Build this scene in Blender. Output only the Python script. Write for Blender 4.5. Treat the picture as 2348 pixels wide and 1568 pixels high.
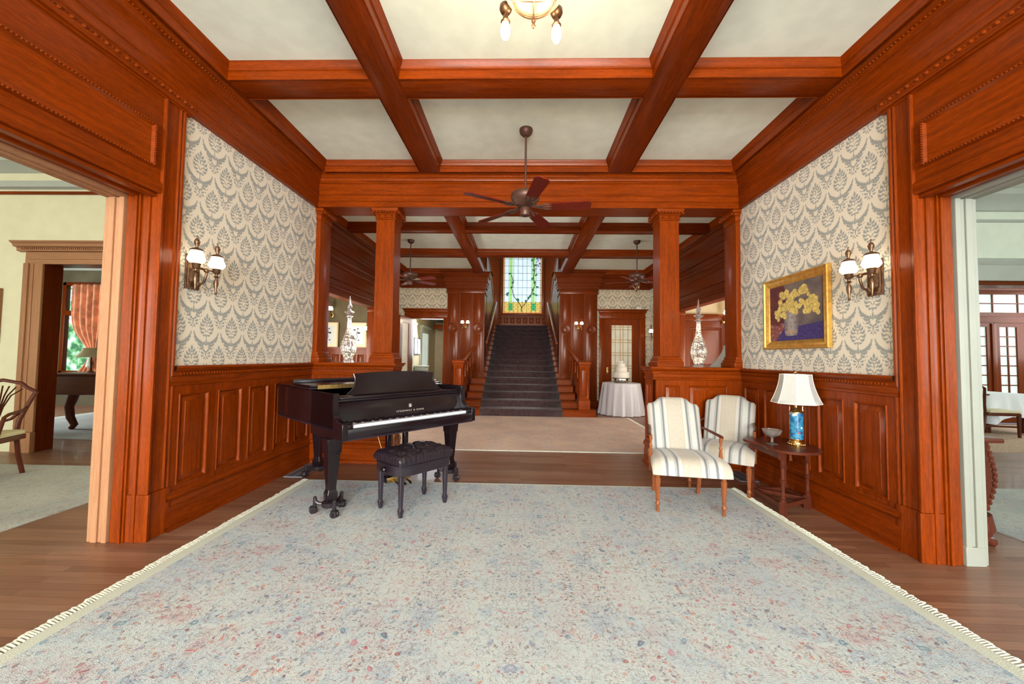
import bpy, bmesh, math, random
from mathutils import Vector, Matrix, noise
random.seed(7)
PI = math.pi
for o in list(bpy.data.objects): bpy.data.objects.remove(o)
S = bpy.context.scene
COL = S.collection

# ---------------------------------------------------------------- camera
pitch, yaw, roll = .0404, .0249, .0132
fw = Vector((-math.sin(yaw)*math.cos(pitch), math.cos(yaw)*math.cos(pitch), math.sin(pitch)))
r0 = Vector((math.cos(yaw), math.sin(yaw), 0)); u0 = r0.cross(fw)
rr = math.cos(roll)*r0 + math.sin(roll)*u0; uu = -math.sin(roll)*r0 + math.cos(roll)*u0
cam = bpy.data.cameras.new('camera'); camo = bpy.data.objects.new('camera', cam); COL.objects.link(camo)
camo.matrix_world = Matrix(((rr.x, uu.x, -fw.x, 0), (rr.y, uu.y, -fw.y, 0), (rr.z, uu.z, -fw.z, 1.3), (0, 0, 0, 1)))
cam.sensor_width = 36; cam.sensor_fit = 'HORIZONTAL'; cam.lens = 880/2348*36; cam.clip_start = .05; cam.clip_end = 200
S.camera = camo

# ---------------------------------------------------------------- world, daylight, exposure
w = bpy.data.worlds.new('world'); S.world = w; w.use_nodes = True
bg = w.node_tree.nodes['Background']; bg.inputs[0].default_value = (.62, .78, 1, 1); bg.inputs[1].default_value = .9
S.view_settings.view_transform = 'Standard'; S.view_settings.look = 'None'; S.view_settings.gamma = 1
S.view_settings.exposure = 0.42; S.view_settings.use_curve_mapping = False
def area(name, loc, target, sx, sy, power, col, spread=180):
    l = bpy.data.lights.new(name, 'AREA'); l.shape = 'RECTANGLE'; l.size = sx; l.size_y = sy; l.energy = power; l.color = col
    l.spread = math.radians(spread)
    o = bpy.data.objects.new(name, l); COL.objects.link(o); o.location = loc
    d = (Vector(target)-Vector(loc)); o.rotation_euler = d.to_track_quat('-Z', 'Y').to_euler()
    return o
def point(name, loc, power, col, r=.04):
    l = bpy.data.lights.new(name, 'POINT'); l.energy = power; l.color = col; l.shadow_soft_size = r
    o = bpy.data.objects.new(name, l); COL.objects.link(o); o.location = loc; return o
DAY = (.86, .94, 1.0); WARM = (1, .62, .30)
area('daylight_entrance', (0, -5.8, 2.0), (0, 2, 2.0), 4.6, 3.0, 980, (.95, .985, 1))
area('daylight_left_room', (-8.6, -5.8, 1.9), (-7.2, 3, 1.6), 3.6, 2.6, 420, DAY)
area('daylight_right_room', (9.0, -5.8, 1.9), (7.6, 3, 1.6), 3.6, 2.6, 380, DAY)
area('fill_left_alcove', (-5.0, 6.6, 1.7), (0, 6.9, 2.4), 2.2, 2.0, 190, (1, .96, .9))  # added fill inside the alcove to brighten the rear hall
area('fill_right_alcove', (5.15, 7.0, 1.7), (0, 6.5, 2.6), 1.8, 2.0, 140, (1, .96, .9))  # added counterpart on the right, lifts the rear hall and its ceiling
area('daylight_landing_left', (-2.6, 14.6, 4.2), (0, 13.4, 2.6), 1.0, 2.4, 60, DAY)
area('daylight_landing_right', (2.6, 14.6, 4.2), (0, 13.4, 2.6), 1.0, 2.4, 60, DAY)
area('daylight_left_hall', (-2.8, 12.6, 2.0), (-2.5, 10.6, 1.2), 1.0, 1.4, 30, DAY)
area('daylight_music_room', (-11.6, 6.6, 1.8), (-8, 7.6, 1.2), 1.8, 2.0, 130, DAY)
area('fill_dining_room', (11.75, 7.3, 1.9), (8.8, 7.2, .9), 2.4, 2.2, 80, DAY)  # added unseen light by the side wall, brightens the dining room

# ---------------------------------------------------------------- node expression helper
class NT:
    def __init__(s, mat): s.t = mat.node_tree; s.n = s.t.nodes; s.l = s.t.links
    def new(s, k, **kw):
        nd = s.n.new(k)
        for a, b in kw.items(): setattr(nd, a, b)
        return nd
    def put(s, sock, v):
        if isinstance(v, X): s.l.new(v.s, sock)
        elif isinstance(v, bpy.types.NodeSocket): s.l.new(v, sock)
        else: sock.default_value = v
    def m(s, op, a, b=0., c=0.):
        nd = s.n.new('ShaderNodeMath'); nd.operation = op
        for i, v in enumerate((a, b, c)): s.put(nd.inputs[i], v)
        return X(s, nd.outputs[0])
class X:
    def __init__(s, nt, sock): s.nt = nt; s.s = sock
    def __add__(a, b): return a.nt.m('ADD', a, b)
    __radd__ = __add__
    def __sub__(a, b): return a.nt.m('SUBTRACT', a, b)
    def __rsub__(a, b): return a.nt.m('SUBTRACT', b, a)
    def __mul__(a, b): return a.nt.m('MULTIPLY', a, b)
    __rmul__ = __mul__
    def __truediv__(a, b): return a.nt.m('DIVIDE', a, b)
    def __neg__(a): return a.nt.m('MULTIPLY', a, -1.)
    def abs(a): return a.nt.m('ABSOLUTE', a)
    def sin(a): return a.nt.m('SINE', a)
    def max(a, b): return a.nt.m('MAXIMUM', a, b)
    def min(a, b): return a.nt.m('MINIMUM', a, b)
    def sqrt(a): return a.nt.m('SQRT', a)
    def floor(a): return a.nt.m('FLOOR', a)
    def gt(a, b): return a.nt.m('GREATER_THAN', a, b)
    def lt(a, b): return a.nt.m('LESS_THAN', a, b)
    def ss(a, lo, hi):
        nd = a.nt.n.new('ShaderNodeMapRange'); nd.interpolation_type = 'SMOOTHSTEP'
        a.nt.put(nd.inputs[0], a); nd.inputs[1].default_value = lo; nd.inputs[2].default_value = hi
        return X(a.nt, nd.outputs[0])
    def wrap(a, p):    # to [-p/2, p/2]
        nd = a.nt.n.new('ShaderNodeMath'); nd.operation = 'WRAP'
        a.nt.put(nd.inputs[0], a); nd.inputs[1].default_value = p/2; nd.inputs[2].default_value = -p/2
        return X(a.nt, nd.outputs[0])
def lin(c):
    return tuple((x/255/12.92 if x/255 <= .04045 else ((x/255+.055)/1.055)**2.4) for x in c)+(1,)
def mixc(nt, f, a, b, mode='MIX'):
    nd = nt.n.new('ShaderNodeMix'); nd.data_type = 'RGBA'; nd.blend_type = mode
    nt.put(nd.inputs[0], f)
    nt.put(nd.inputs[6], a); nt.put(nd.inputs[7], b)
    return nd.outputs[2]
MATS = {}
def mat(name):
    m = bpy.data.materials.new(name); m.use_nodes = True; MATS[name] = m
    nt = NT(m); b = nt.n['Principled BSDF']
    return m, nt, b
def plain(name, col, rough=.5, metal=0, coat=0, spec=.5, emit=None, es=0, trans=0, ior=1.45, sheen=0, var=.0, vs=20, bump=0, alpha=1):
    m, nt, b = mat(name)
    c = col if len(col) == 4 else tuple(col)+(1,)
    b.inputs['Base Color'].default_value = c
    b.inputs['Roughness'].default_value = rough; b.inputs['Metallic'].default_value = metal
    b.inputs['Coat Weight'].default_value = coat; b.inputs['Coat Roughness'].default_value = .12
    b.inputs['Specular IOR Level'].default_value = spec; b.inputs['Transmission Weight'].default_value = trans
    b.inputs['IOR'].default_value = ior; b.inputs['Sheen Weight'].default_value = sheen; b.inputs['Alpha'].default_value = alpha
    if emit: b.inputs['Emission Color'].default_value = tuple(emit)+(1,); b.inputs['Emission Strength'].default_value = es
    tc = nt.new('ShaderNodeTexCoord'); nz = nt.new('ShaderNodeTexNoise'); nz.inputs['Scale'].default_value = vs; nz.inputs['Detail'].default_value = 4
    nt.l.new(tc.outputs['Object'], nz.inputs['Vector'])
    if var:
        f = X(nt, nz.outputs['Fac']).ss(.3, .7)
        nt.l.new(mixc(nt, f, tuple(x*(1-var) for x in c[:3])+(1,), tuple(min(1, x*(1+var)) for x in c[:3])+(1,)), b.inputs['Base Color'])
    if bump:
        bp = nt.new('ShaderNodeBump'); bp.inputs['Strength'].default_value = bump; bp.inputs['Distance'].default_value = .01
        nt.l.new(nz.outputs['Fac'], bp.inputs['Height']); nt.l.new(bp.outputs[0], b.inputs['Normal'])
    return m
def wood(name, c1, c2, axis='x', rough=.38, coat=.16, scale=1., fleck=.5):
    m, nt, b = mat(name)
    tc = nt.new('ShaderNodeTexCoord'); mp = nt.new('ShaderNodeMapping')
    nt.l.new(tc.outputs['Object'], mp.inputs['Vector'])
    s = [26*scale]*3; s['xyz'.index(axis)] = 1.6*scale; mp.inputs['Scale'].default_value = s
    n1 = nt.new('ShaderNodeTexNoise'); n1.inputs['Scale'].default_value = 1.4; n1.inputs['Detail'].default_value = 6; n1.inputs['Roughness'].default_value = .65
    nt.l.new(mp.outputs[0], n1.inputs['Vector'])
    mp2 = nt.new('ShaderNodeMapping'); nt.l.new(tc.outputs['Object'], mp2.inputs['Vector'])
    s = [110*scale]*3; s['xyz'.index(axis)] = 14*scale; mp2.inputs['Scale'].default_value = s
    n2 = nt.new('ShaderNodeTexNoise'); n2.inputs['Scale'].default_value = 1.5; n2.inputs['Detail'].default_value = 3
    nt.l.new(mp2.outputs[0], n2.inputs['Vector'])
    n3 = nt.new('ShaderNodeTexNoise'); n3.inputs['Scale'].default_value = 1.3; nt.l.new(tc.outputs['Object'], n3.inputs['Vector'])
    f = (X(nt, n1.outputs['Fac']).ss(.2, .8)*.6 + X(nt, n2.outputs['Fac']).ss(.35, .7)*fleck*.5 + X(nt, n3.outputs['Fac'])*.25)
    nt.l.new(mixc(nt, f, c1+(1,), c2+(1,)), b.inputs['Base Color'])
    b.inputs['Roughness'].default_value = rough; b.inputs['Coat Weight'].default_value = coat; b.inputs['Coat Roughness'].default_value = .16; b.inputs['Specular IOR Level'].default_value = .2
    b.inputs['Specular Tint'].default_value = (1, .6, .4, 1); b.inputs['Coat Tint'].default_value = (1, .92, .85, 1)
    bp = nt.new('ShaderNodeBump'); bp.inputs['Strength'].default_value = .08; bp.inputs['Distance'].default_value = .002
    nt.l.new(n1.outputs['Fac'], bp.inputs['Height']); nt.l.new(bp.outputs[0], b.inputs['Normal'])
    return m
OD, OL = (.072, .0092, .0002), (.290, .042, .0004)
for a in 'xyz':
    wood('oak_'+a, OD, OL, a)
    wood('oakdark_'+a, (.075, .010, .0008), (.175, .027, .0016), a)
wood('polished', (.16, .03, .006), (.30, .06, .012), 'y', rough=.16, coat=1)
wood('mahogany', (.10, .008, .004), (.17, .016, .008), 'x', rough=.4, coat=.1)
wood('oakpale_z', (.32, .145, .07), (.47, .25, .13), 'z', rough=.45, coat=.1)
wood('oakpale_x', (.32, .145, .07), (.47, .25, .13), 'x', rough=.45, coat=.1)
wood('walnut_z', (.06, .014, .008), (.13, .032, .016), 'z')
wood('walnut_x', (.06, .014, .008), (.13, .032, .016), 'x')
wood('chairwood', (.15, .045, .015), (.30, .095, .035), 'z', rough=.3)
plain('plaster', (.80, .88, .77), .9, var=.04, vs=6, bump=.05)
plain('plaster_cream', (.80, .76, .52), .9, var=.03, vs=5)
plain('jamb_white_dim', (.30, .31, .26), .4, var=.03, vs=4)  # white paint darkened in colour to offset strong frontal light on the jamb
plain('plaster_green', (.80, .86, .72), .9, var=.03, vs=5)
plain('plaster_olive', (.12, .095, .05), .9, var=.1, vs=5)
plain('plaster_beige', (.60, .50, .33), .9, var=.05, vs=5)
plain('paint_white', (.47, .50, .44), .4, var=.03, vs=4)
plain('ebony', (.009, .005, .007), .2, coat=.35, spec=.35, var=.2, vs=3)
plain('ebony_satin', (.022, .015, .024), .35, coat=.2)
plain('leather', (.014, .009, .014), .32, coat=.3, bump=.1, vs=90)
plain('brass', (.62, .40, .14), .25, metal=1, var=.1, vs=30)
plain('gold_plate', (.55, .36, .13), .35, metal=.9, var=.15, vs=40)
plain('bronze', (.20, .115, .065), .38, metal=.85, var=.2, vs=40)
plain('iron', (.045, .035, .04), .35, metal=.6)
plain('bronze_fan', (.10, .045, .03), .42, metal=.35)
plain('gilt', (.72, .42, .10), .32, metal=.75, var=.15, vs=25)
plain('steel', (.30, .33, .37), .4, metal=.3)
plain('ivory', (.60, .63, .66), .3)
plain('bulb', (1, .95, .85), .3, emit=(1, .90, .72), es=6)
plain('shade_lit', (1, .95, .88), .4, emit=(1, .84, .60), es=3.2)
plain('bowl_lit', (.50, .38, .20), .3, emit=(1, .74, .42), es=.42, var=.2, vs=9)
plain('lamp_shade', (.52, .52, .48), .85, var=.02)
plain('piping', (.86, .83, .74), .8)
plain('crystal_clear', (.97, .96, .93), .03, trans=.93, ior=1.38, spec=1)
plain('crystal', (.93, .93, .92), .06, trans=.72, ior=1.35, spec=1)
plain('tablecloth', (.60, .58, .60), .85, var=.05, vs=90, sheen=.2)
plain('white_cloth', (.82, .84, .86), .85)
plain('icing', (.80, .74, .62), .6, bump=.3, vs=60)
plain('silver', (.55, .52, .45), .2, metal=1, var=.5, vs=60)
plain('fringe', (.60, .60, .50), .95, var=.15, vs=60)
plain('runner', (.048, .022, .021), .95, var=.35, vs=14, sheen=.12, bump=.3)
plain('dark', (.02, .012, .01), .8)
plain('paper', (.80, .68, .46), .8)
plain('mat_board', (.66, .52, .33), .8)
plain('ink', (.06, .05, .03), .8)
plain('curtain', (.62, .24, .12), .8, var=.3, vs=6, sheen=.3)
plain('cream_seat', (.70, .62, .42), .8)
plain('lead', (.03, .03, .03), .5, metal=.5)
plain('pane', (.9, .95, 1), .05, trans=1, ior=1.05, spec=.5)
plain('came_brass', (.45, .28, .12), .35, metal=.7)
plain('carpet_beige', (.52, .35, .24), .95, var=.2, vs=30, bump=.2)
plain('outside', (.5, .6, .4), .9)
plain('plastic_white', (.8, .78, .7), .5)
plain('letter_gold', (.55, .50, .42), .4, metal=.3)
# ---------------------------------------------------------------- patterned materials
def blade(x, y, cx, cy, ang, L, w0, k=0., ser=0., sf=200.):
    """signed width of a curved leaf; positive inside"""
    ca, sa = math.cos(ang), math.sin(ang)
    dx = x-cx; dy = y-cy
    a = dx*ca+dy*sa; b = dy*ca-dx*sa
    if k: b = b-a*a*k
    t = a/L
    wd = (1.-t*t)*w0
    if ser: wd = wd*((a*sf).sin()*ser+1.)
    return wd-b.abs()
def ell(x, y, cy, a, b):
    """1 at the centre, 0 on the rim of an ellipse, in metres"""
    dy = y-cy
    return (1.-((x*x)/(a*a)+(dy*dy)/(b*b)).sqrt())*min(a, b)
def damask_motif(x, y):
    R = math.radians
    P = [ # crown and side lobes of the palmette
        (0, .100, 90, .026, .011, 0, .2), (.021, .078, 52, .022, .0105, 18, .2), (.038, .054, 44, .024, .011, 22, .2),
        (.052, .026, 38, .025, .0115, 22, .2), (.056, -.006, 28, .025, .0115, 22, .2), (.044, -.036, 12, .025, .0105, 22, .2), (.022, -.058, -4, .020, .0085, 20, .2), (0, -.064, 90, .018, .007, 0, .2),
        (.014, .052, 58, .018, .0060, 18, .0), (.026, .026, 46, .019, .0060, 22, .0), (.028, -.004, 34, .018, .0055, 24, .0), (0, .030, 90, .026, .0055, 0, .0), (.010, -.020, 60, .016, .005, 10, .0), (0, .066, 90, .012, .0045, 0, 0),
        # wings
        (.064, -.112, 30, .058, .015, 7, .30), (.108, -.074, 62, .032, .011, 10, .32), (.092, -.104, 8, .026, .009, 16, .3), (.050, -.140, 2, .042, .012, 12, .32),
        (.040, -.164, -24, .028, .010, 14, .25), (0, -.112, 90, .034, .008, 0, .2), (.016, -.122, 66, .022, .007, 8, .2), (.120, -.040, 84, .018, .006, 0, .2),
        # lower spray and buds
        (.020, -.182, 46, .022, .0085, 16, .2), (.034, -.202, 20, .021, .0085, 20, .2), (.034, -.226, -6, .018, .0075, 20, .2), (.014, -.240, -52, .016, .007, 8, .2), (0, -.205, 90, .026, .007, 0, .2), (0, -.250, 90, .010, .0045, 0, 0), (.062, -.190, 70, .010, .0045, 0, 0), (.078, -.160, 60, .010, .004, 0, 0),
    ]
    v = None
    for cx, cy, a, L, wd, k, s in P:
        q = blade(x, y, cx, cy, R(a), L, wd, k, s, 330.)
        v = q if v is None else v.max(q)
    return v
def damask(name, bgc, fg, horiz='y'):
    m, nt, b = mat(name)
    tc = nt.new('ShaderNodeTexCoord'); sp = nt.new('ShaderNodeSeparateXYZ'); nt.l.new(tc.outputs['Object'], sp.inputs[0])
    h = X(nt, sp.outputs['XYZ'.index(horiz.upper())]); z = X(nt, sp.outputs[2])
    W, H = .27, .52
    nz = nt.new('ShaderNodeTexNoise'); nz.inputs['Scale'].default_value = 60; nt.l.new(tc.outputs['Object'], nz.inputs['Vector'])
    wob = (X(nt, nz.outputs['Fac'])-.5)*.006
    x = (h+5.0).wrap(W).abs()+wob; y = z+.055+wob
    v1 = damask_motif(x, (y).wrap(H)); v2 = damask_motif((W/2)-x, (y+H/2).wrap(H))
    v = v1.max(v2)
    f = v.ss(-.0004, .0014)
    vein = (v*760.+1.2).sin().ss(-1.0, .3)*.25+.75
    nt.l.new(mixc(nt, f*vein, bgc, fg), b.inputs['Base Color'])
    b.inputs['Roughness'].default_value = .75
    return m
damask('damask_y', lin((222, 213, 194)), lin((144, 148, 145)), 'y')
damask('damask_x', lin((214, 198, 168)), lin((146, 136, 116)), 'x')

def coords(nt, mode='Object'):
    tc = nt.new('ShaderNodeTexCoord'); return tc.outputs[mode]
def rug_mat(name, base, base2, strength, scale, hx, hy, border):
    m, nt, b = mat(name)
    co = coords(nt); sp = nt.new('ShaderNodeSeparateXYZ'); nt.l.new(co, sp.inputs[0])
    x, y = X(nt, sp.outputs[0]), X(nt, sp.outputs[1])
    fx = x.abs()
    fy = (y+.1).wrap(1.9).abs()
    cb = nt.new('ShaderNodeCombineXYZ'); nt.put(cb.inputs[0], fx); nt.put(cb.inputs[1], fy)
    wv = nt.new('ShaderNodeTexNoise'); wv.inputs['Scale'].default_value = 9*scale; nt.l.new(cb.outputs[0], wv.inputs['Vector'])
    vm = nt.new('ShaderNodeVectorMath'); vm.operation = 'MULTIPLY_ADD'
    nt.l.new(wv.outputs['Color'], vm.inputs[0]); vm.inputs[1].default_value = (.075, .075, 0); nt.l.new(cb.outputs[0], vm.inputs[2])
    P = vm.outputs[0]
    nb = nt.new('ShaderNodeTexNoise'); nb.inputs['Scale'].default_value = 1.6; nb.inputs['Detail'].default_value = 5; nt.l.new(co, nb.inputs['Vector'])
    col = mixc(nt, X(nt, nb.outputs['Fac']).ss(.35, .65), base, base2)
    # clusters where the flowers get dense
    nd = nt.new('ShaderNodeTexNoise'); nd.inputs['Scale'].default_value = 3.2*scale; nd.inputs['Detail'].default_value = 4; nt.l.new(cb.outputs[0], nd.inputs['Vector'])
    nl = nt.new('ShaderNodeTexNoise'); nl.inputs['Scale'].default_value = .9; nl.inputs['Detail'].default_value = 3; nt.l.new(co, nl.inputs['Vector'])
    dens = (X(nt, nd.outputs['Fac']).ss(.36, .60)*.65+X(nt, nl.outputs['Fac']).ss(.38, .62)*.35)
    # faint larger sprays of colour broken into threads
    nw = nt.new('ShaderNodeTexNoise'); nw.inputs['Scale'].default_value = 5; nw.inputs['Detail'].default_value = 8; nw.inputs['Roughness'].default_value = .85
    nt.l.new(P, nw.inputs['Vector'])
    cr = nt.new('ShaderNodeValToRGB'); nt.l.new(nw.outputs['Fac'], cr.inputs[0])
    e = cr.color_ramp.elements; e[0].position = .42; e[0].color = lin((140, 156, 180)); e[1].position = .59; e[1].color = lin((192, 142, 140))
    q = e.new(.47); q.color = lin((196, 202, 202)); q = e.new(.53); q.color = lin((205, 203, 196))
    col = mixc(nt, (dens*.6+.4)*(.55*strength), col, cr.outputs[0])
    for sc, c, th, s in ((9, lin((140, 104, 98)), .010, .55), (17, lin((124, 116, 130)), .015, .5), (30, lin((130, 104, 100)), .022, .5)):
        nn = nt.new('ShaderNodeTexNoise'); nn.inputs['Scale'].default_value = sc*scale; nn.inputs['Detail'].default_value = 2.5; nt.l.new(P, nn.inputs['Vector'])
        f = 1.-(X(nt, nn.outputs['Fac'])-.5).abs().ss(th*.35, th)
        col = mixc(nt, f*(dens*.5+.5)*(s*strength), col, c)
    for sc, rad, ring, pal, s, kp in (
        (13, .24, .55, ((196, 84, 102), (64, 128, 154), (206, 120, 84), (112, 118, 165)), .8, .5),
        (23, .28, .45, ((190, 84, 96), (50, 104, 128), (196, 108, 72), (84, 90, 130), (150, 70, 60)), .9, .6),
        (38, .30, .3, ((164, 72, 78), (60, 92, 118), (176, 96, 66), (98, 92, 126), (120, 60, 54)), .85, .62),
        (66, .34, .0, ((140, 80, 76), (84, 98, 116), (150, 100, 80), (96, 84, 100)), .7, .6)):
        vo = nt.new('ShaderNodeTexVoronoi'); vo.inputs['Scale'].default_value = sc*scale; vo.inputs['Randomness'].default_value = 1; nt.l.new(P, vo.inputs['Vector'])
        dst = X(nt, vo.outputs['Distance'])
        sc_ = nt.new('ShaderNodeSeparateColor'); nt.l.new(vo.outputs['Color'], sc_.inputs[0])
        cr = nt.new('ShaderNodeValToRGB'); cr.color_ramp.interpolation = 'CONSTANT'; nt.l.new(sc_.outputs[0], cr.inputs[0])
        e = cr.color_ramp.elements; e[0].position = 0; e[0].color = lin(pal[0]); e[1].position = 1/len(pal); e[1].color = lin(pal[1])
        for i in range(2, len(pal)): q = e.new(i/len(pal)); q.color = lin(pal[i])
        r = X(nt, sc_.outputs[1])*(rad*.8)+rad*.5
        body = 1.-(dst/r).ss(.7, 1.)
        hole = 1.-(dst/r).ss(.35, .62)
        f = body*(1.-hole*ring)
        keep = X(nt, sc_.outputs[2]).lt(kp)
        col = mixc(nt, f*keep*(dens*.5+.5).min(1.)*(s*strength), col, cr.outputs[0])
    # pile fleck
    nf = nt.new('ShaderNodeTexNoise'); nf.inputs['Scale'].default_value = 210; nf.inputs['Detail'].default_value = 2; nt.l.new(co, nf.inputs['Vector'])
    col = mixc(nt, X(nt, nf.outputs['Fac']).ss(.35, .75)*.22, col, lin((150, 150, 152)))
    # plain woven selvedge
    ed = (x.abs()-(hx-border)).max(y.abs()-(hy-border*.35))
    col = mixc(nt, ed.gt(0.), col, lin((200, 204, 190)))
    nt.l.new(col, b.inputs['Base Color']); b.inputs['Roughness'].default_value = .95; b.inputs['Specular IOR Level'].default_value = .1
    bp = nt.new('ShaderNodeBump'); bp.inputs['Strength'].default_value = .5; bp.inputs['Distance'].default_value = .004
    nt.l.new(nf.outputs['Fac'], bp.inputs['Height']); nt.l.new(bp.outputs[0], b.inputs['Normal'])
    return m
rug_mat('rug_floral', lin((196, 210, 210)), lin((182, 196, 204)), .95, 1.15, 2.17, 2.6, .075)
rug_mat('rug_rose', lin((226, 192, 164)), lin((208, 172, 146)), .55, 1.2, 3.4, 1.55, .03)
rug_mat('rug_pale', lin((196, 198, 194)), lin((176, 176, 176)), .5, 1., 9, 9, .03)

def floor_mat():
    m, nt, b = mat('strip_floor')
    co = coords(nt)
    br = nt.new('ShaderNodeTexBrick'); nt.l.new(co, br.inputs['Vector'])
    br.inputs['Scale'].default_value = 1; br.inputs['Brick Width'].default_value = .9; br.inputs['Row Height'].default_value = .058
    br.inputs['Mortar Size'].default_value = .0011; br.inputs['Mortar Smooth'].default_value = .1; br.inputs['Bias'].default_value = 0
    br.offset = .37; br.squash = 1
    br.inputs['Color1'].default_value = lin((150, 106, 80)); br.inputs['Color2'].default_value = lin((120, 80, 58)); br.inputs['Mortar'].default_value = lin((70, 38, 24))
    mp = nt.new('ShaderNodeMapping'); mp.inputs['Scale'].default_value = (3, 55, 10); nt.l.new(co, mp.inputs['Vector'])
    nz = nt.new('ShaderNodeTexNoise'); nz.inputs['Scale'].default_value = 1.2; nz.inputs['Detail'].default_value = 6; nt.l.new(mp.outputs[0], nz.inputs['Vector'])
    mp3 = nt.new('ShaderNodeMapping'); mp3.inputs['Scale'].default_value = (.5, 2.2, 1); nt.l.new(co, mp3.inputs['Vector'])
    n2 = nt.new('ShaderNodeTexNoise'); n2.inputs['Scale'].default_value = 1.6; n2.inputs['Detail'].default_value = 4; nt.l.new(mp3.outputs[0], n2.inputs['Vector'])
    c = mixc(nt, X(nt, nz.outputs['Fac']).ss(.3, .75)*.45, br.outputs['Color'], lin((104, 64, 44)))
    c = mixc(nt, X(nt, n2.outputs['Fac']).ss(.45, .75)*.3, c, lin((146, 124, 108)))
    nt.l.new(c, b.inputs['Base Color'])
    b.inputs['Roughness'].default_value = .42; b.inputs['Coat Weight'].default_value = .08
    bp = nt.new('ShaderNodeBump'); bp.inputs['Strength'].default_value = .12; bp.inputs['Distance'].default_value = .002
    nt.l.new(nz.outputs['Fac'], bp.inputs['Height']); nt.l.new(bp.outputs[0], b.inputs['Normal'])
floor_mat()

def stripe_mat():
    m, nt, b = mat('striped_damask')
    co = coords(nt); sp = nt.new('ShaderNodeSeparateXYZ'); nt.l.new(co, sp.inputs[0])
    ax = X(nt, sp.outputs[0]).abs()
    cr = nt.new('ShaderNodeValToRGB'); cr.color_ramp.interpolation = 'CONSTANT'
    nt.put(cr.inputs[0], ax/.30)
    cream, gold, grey, dk, white = lin((182, 176, 166)), lin((172, 165, 150)), lin((126, 128, 126)), lin((92, 97, 98)), lin((178, 178, 173))
    e = cr.color_ramp.elements; e[0].position = 0; e[0].color = gold; e[1].position = .22; e[1].color = lin((160, 150, 128))
    for p_, c_ in ((.235, cream), (.335, grey), (.36, dk), (.385, grey), (.41, cream), (.425, grey), (.445, white), (.61, grey), (.635, dk), (.66, grey), (.69, cream), (.80, gold)):
        q = e.new(p_); q.color = c_
    vo = nt.new('ShaderNodeTexVoronoi'); vo.feature = 'DISTANCE_TO_EDGE'; vo.inputs['Scale'].default_value = 34
    wn = nt.new('ShaderNodeTexNoise'); wn.inputs['Scale'].default_value = 22; nt.l.new(co, wn.inputs['Vector'])
    vmm = nt.new('ShaderNodeVectorMath'); vmm.operation = 'MULTIPLY_ADD'; nt.l.new(wn.outputs['Color'], vmm.inputs[0]); vmm.inputs[1].default_value = (.05, .05, .05); nt.l.new(co, vmm.inputs[2]); nt.l.new(vmm.outputs[0], vo.inputs['Vector'])
    vine = (1.-X(nt, vo.outputs['Distance']).ss(.02, .07))
    inband = ax.lt(.064)+ax.gt(.130)*ax.lt(.185)*.6
    c = mixc(nt, vine*inband*.5, cr.outputs[0], lin((168, 148, 112)))
    nt.l.new(c, b.inputs['Base Color']); b.inputs['Roughness'].default_value = .6; b.inputs['Sheen Weight'].default_value = .25
stripe_mat()

def porcelain():
    m, nt, b = mat('cloisonne')
    co = coords(nt)
    wv = nt.new('ShaderNodeTexNoise'); wv.inputs['Scale'].default_value = 22; nt.l.new(co, wv.inputs['Vector'])
    vo = nt.new('ShaderNodeTexVoronoi'); vo.inputs['Scale'].default_value = 24; nt.l.new(co, vo.inputs['Vector'])
    ve = nt.new('ShaderNodeTexVoronoi'); ve.feature = 'DISTANCE_TO_EDGE'; ve.inputs['Scale'].default_value = 55; nt.l.new(co, ve.inputs['Vector'])
    col = mixc(nt, X(nt, wv.outputs['Fac']).ss(.4, .6), lin((20, 88, 140)), lin((60, 150, 184)))
    col = mixc(nt, (1.-X(nt, ve.outputs['Distance']).ss(.02, .10))*.45, col, lin((24, 60, 110)))
    sc = nt.new('ShaderNodeSeparateColor'); nt.l.new(vo.outputs['Color'], sc.inputs[0])
    cr = nt.new('ShaderNodeValToRGB'); cr.color_ramp.interpolation = 'CONSTANT'; nt.l.new(sc.outputs[0], cr.inputs[0])
    e = cr.color_ramp.elements; e[0].color = lin((225, 220, 205)); e[1].position = .5; e[1].color = lin((190, 84, 60)); q = e.new(.75); q.color = lin((220, 200, 190))
    f = (1.-X(nt, vo.outputs['Distance']).ss(.26, .36))*X(nt, sc.outputs[1]).lt(.62)
    col = mixc(nt, f, col, cr.outputs[0])
    nt.l.new(col, b.inputs['Base Color']); b.inputs['Roughness'].default_value = .15; b.inputs['Coat Weight'].default_value = .6
porcelain()

def vcol_mat(name, rough=.6, emit=0.):
    m, nt, b = mat(name)
    at = nt.new('ShaderNodeAttribute'); at.attribute_name = 'Col'
    nt.l.new(at.outputs['Color'], b.inputs['Base Color']); b.inputs['Roughness'].default_value = rough
    if emit:
        nt.l.new(at.outputs['Color'], b.inputs['Emission Color']); b.inputs['Emission Strength'].default_value = emit
    return m
vcol_mat('oil_paint', .55)
def garden_mat():
    m, nt, b = mat('garden')
    co = coords(nt); nz = nt.new('ShaderNodeTexNoise'); nz.inputs['Scale'].default_value = 5; nz.inputs['Detail'].default_value = 6; nt.l.new(co, nz.inputs['Vector'])
    cr = nt.new('ShaderNodeValToRGB'); nt.l.new(nz.outputs['Fac'], cr.inputs[0])
    e = cr.color_ramp.elements; e[0].position = .38; e[0].color = lin((60, 110, 60)); e[1].position = .6; e[1].color = lin((225, 240, 230)); q = e.new(.5); q.color = lin((140, 190, 120))
    nt.l.new(cr.outputs[0], b.inputs['Base Color']); nt.l.new(cr.outputs[0], b.inputs['Emission Color']); b.inputs['Emission Strength'].default_value = .8
garden_mat()
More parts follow.
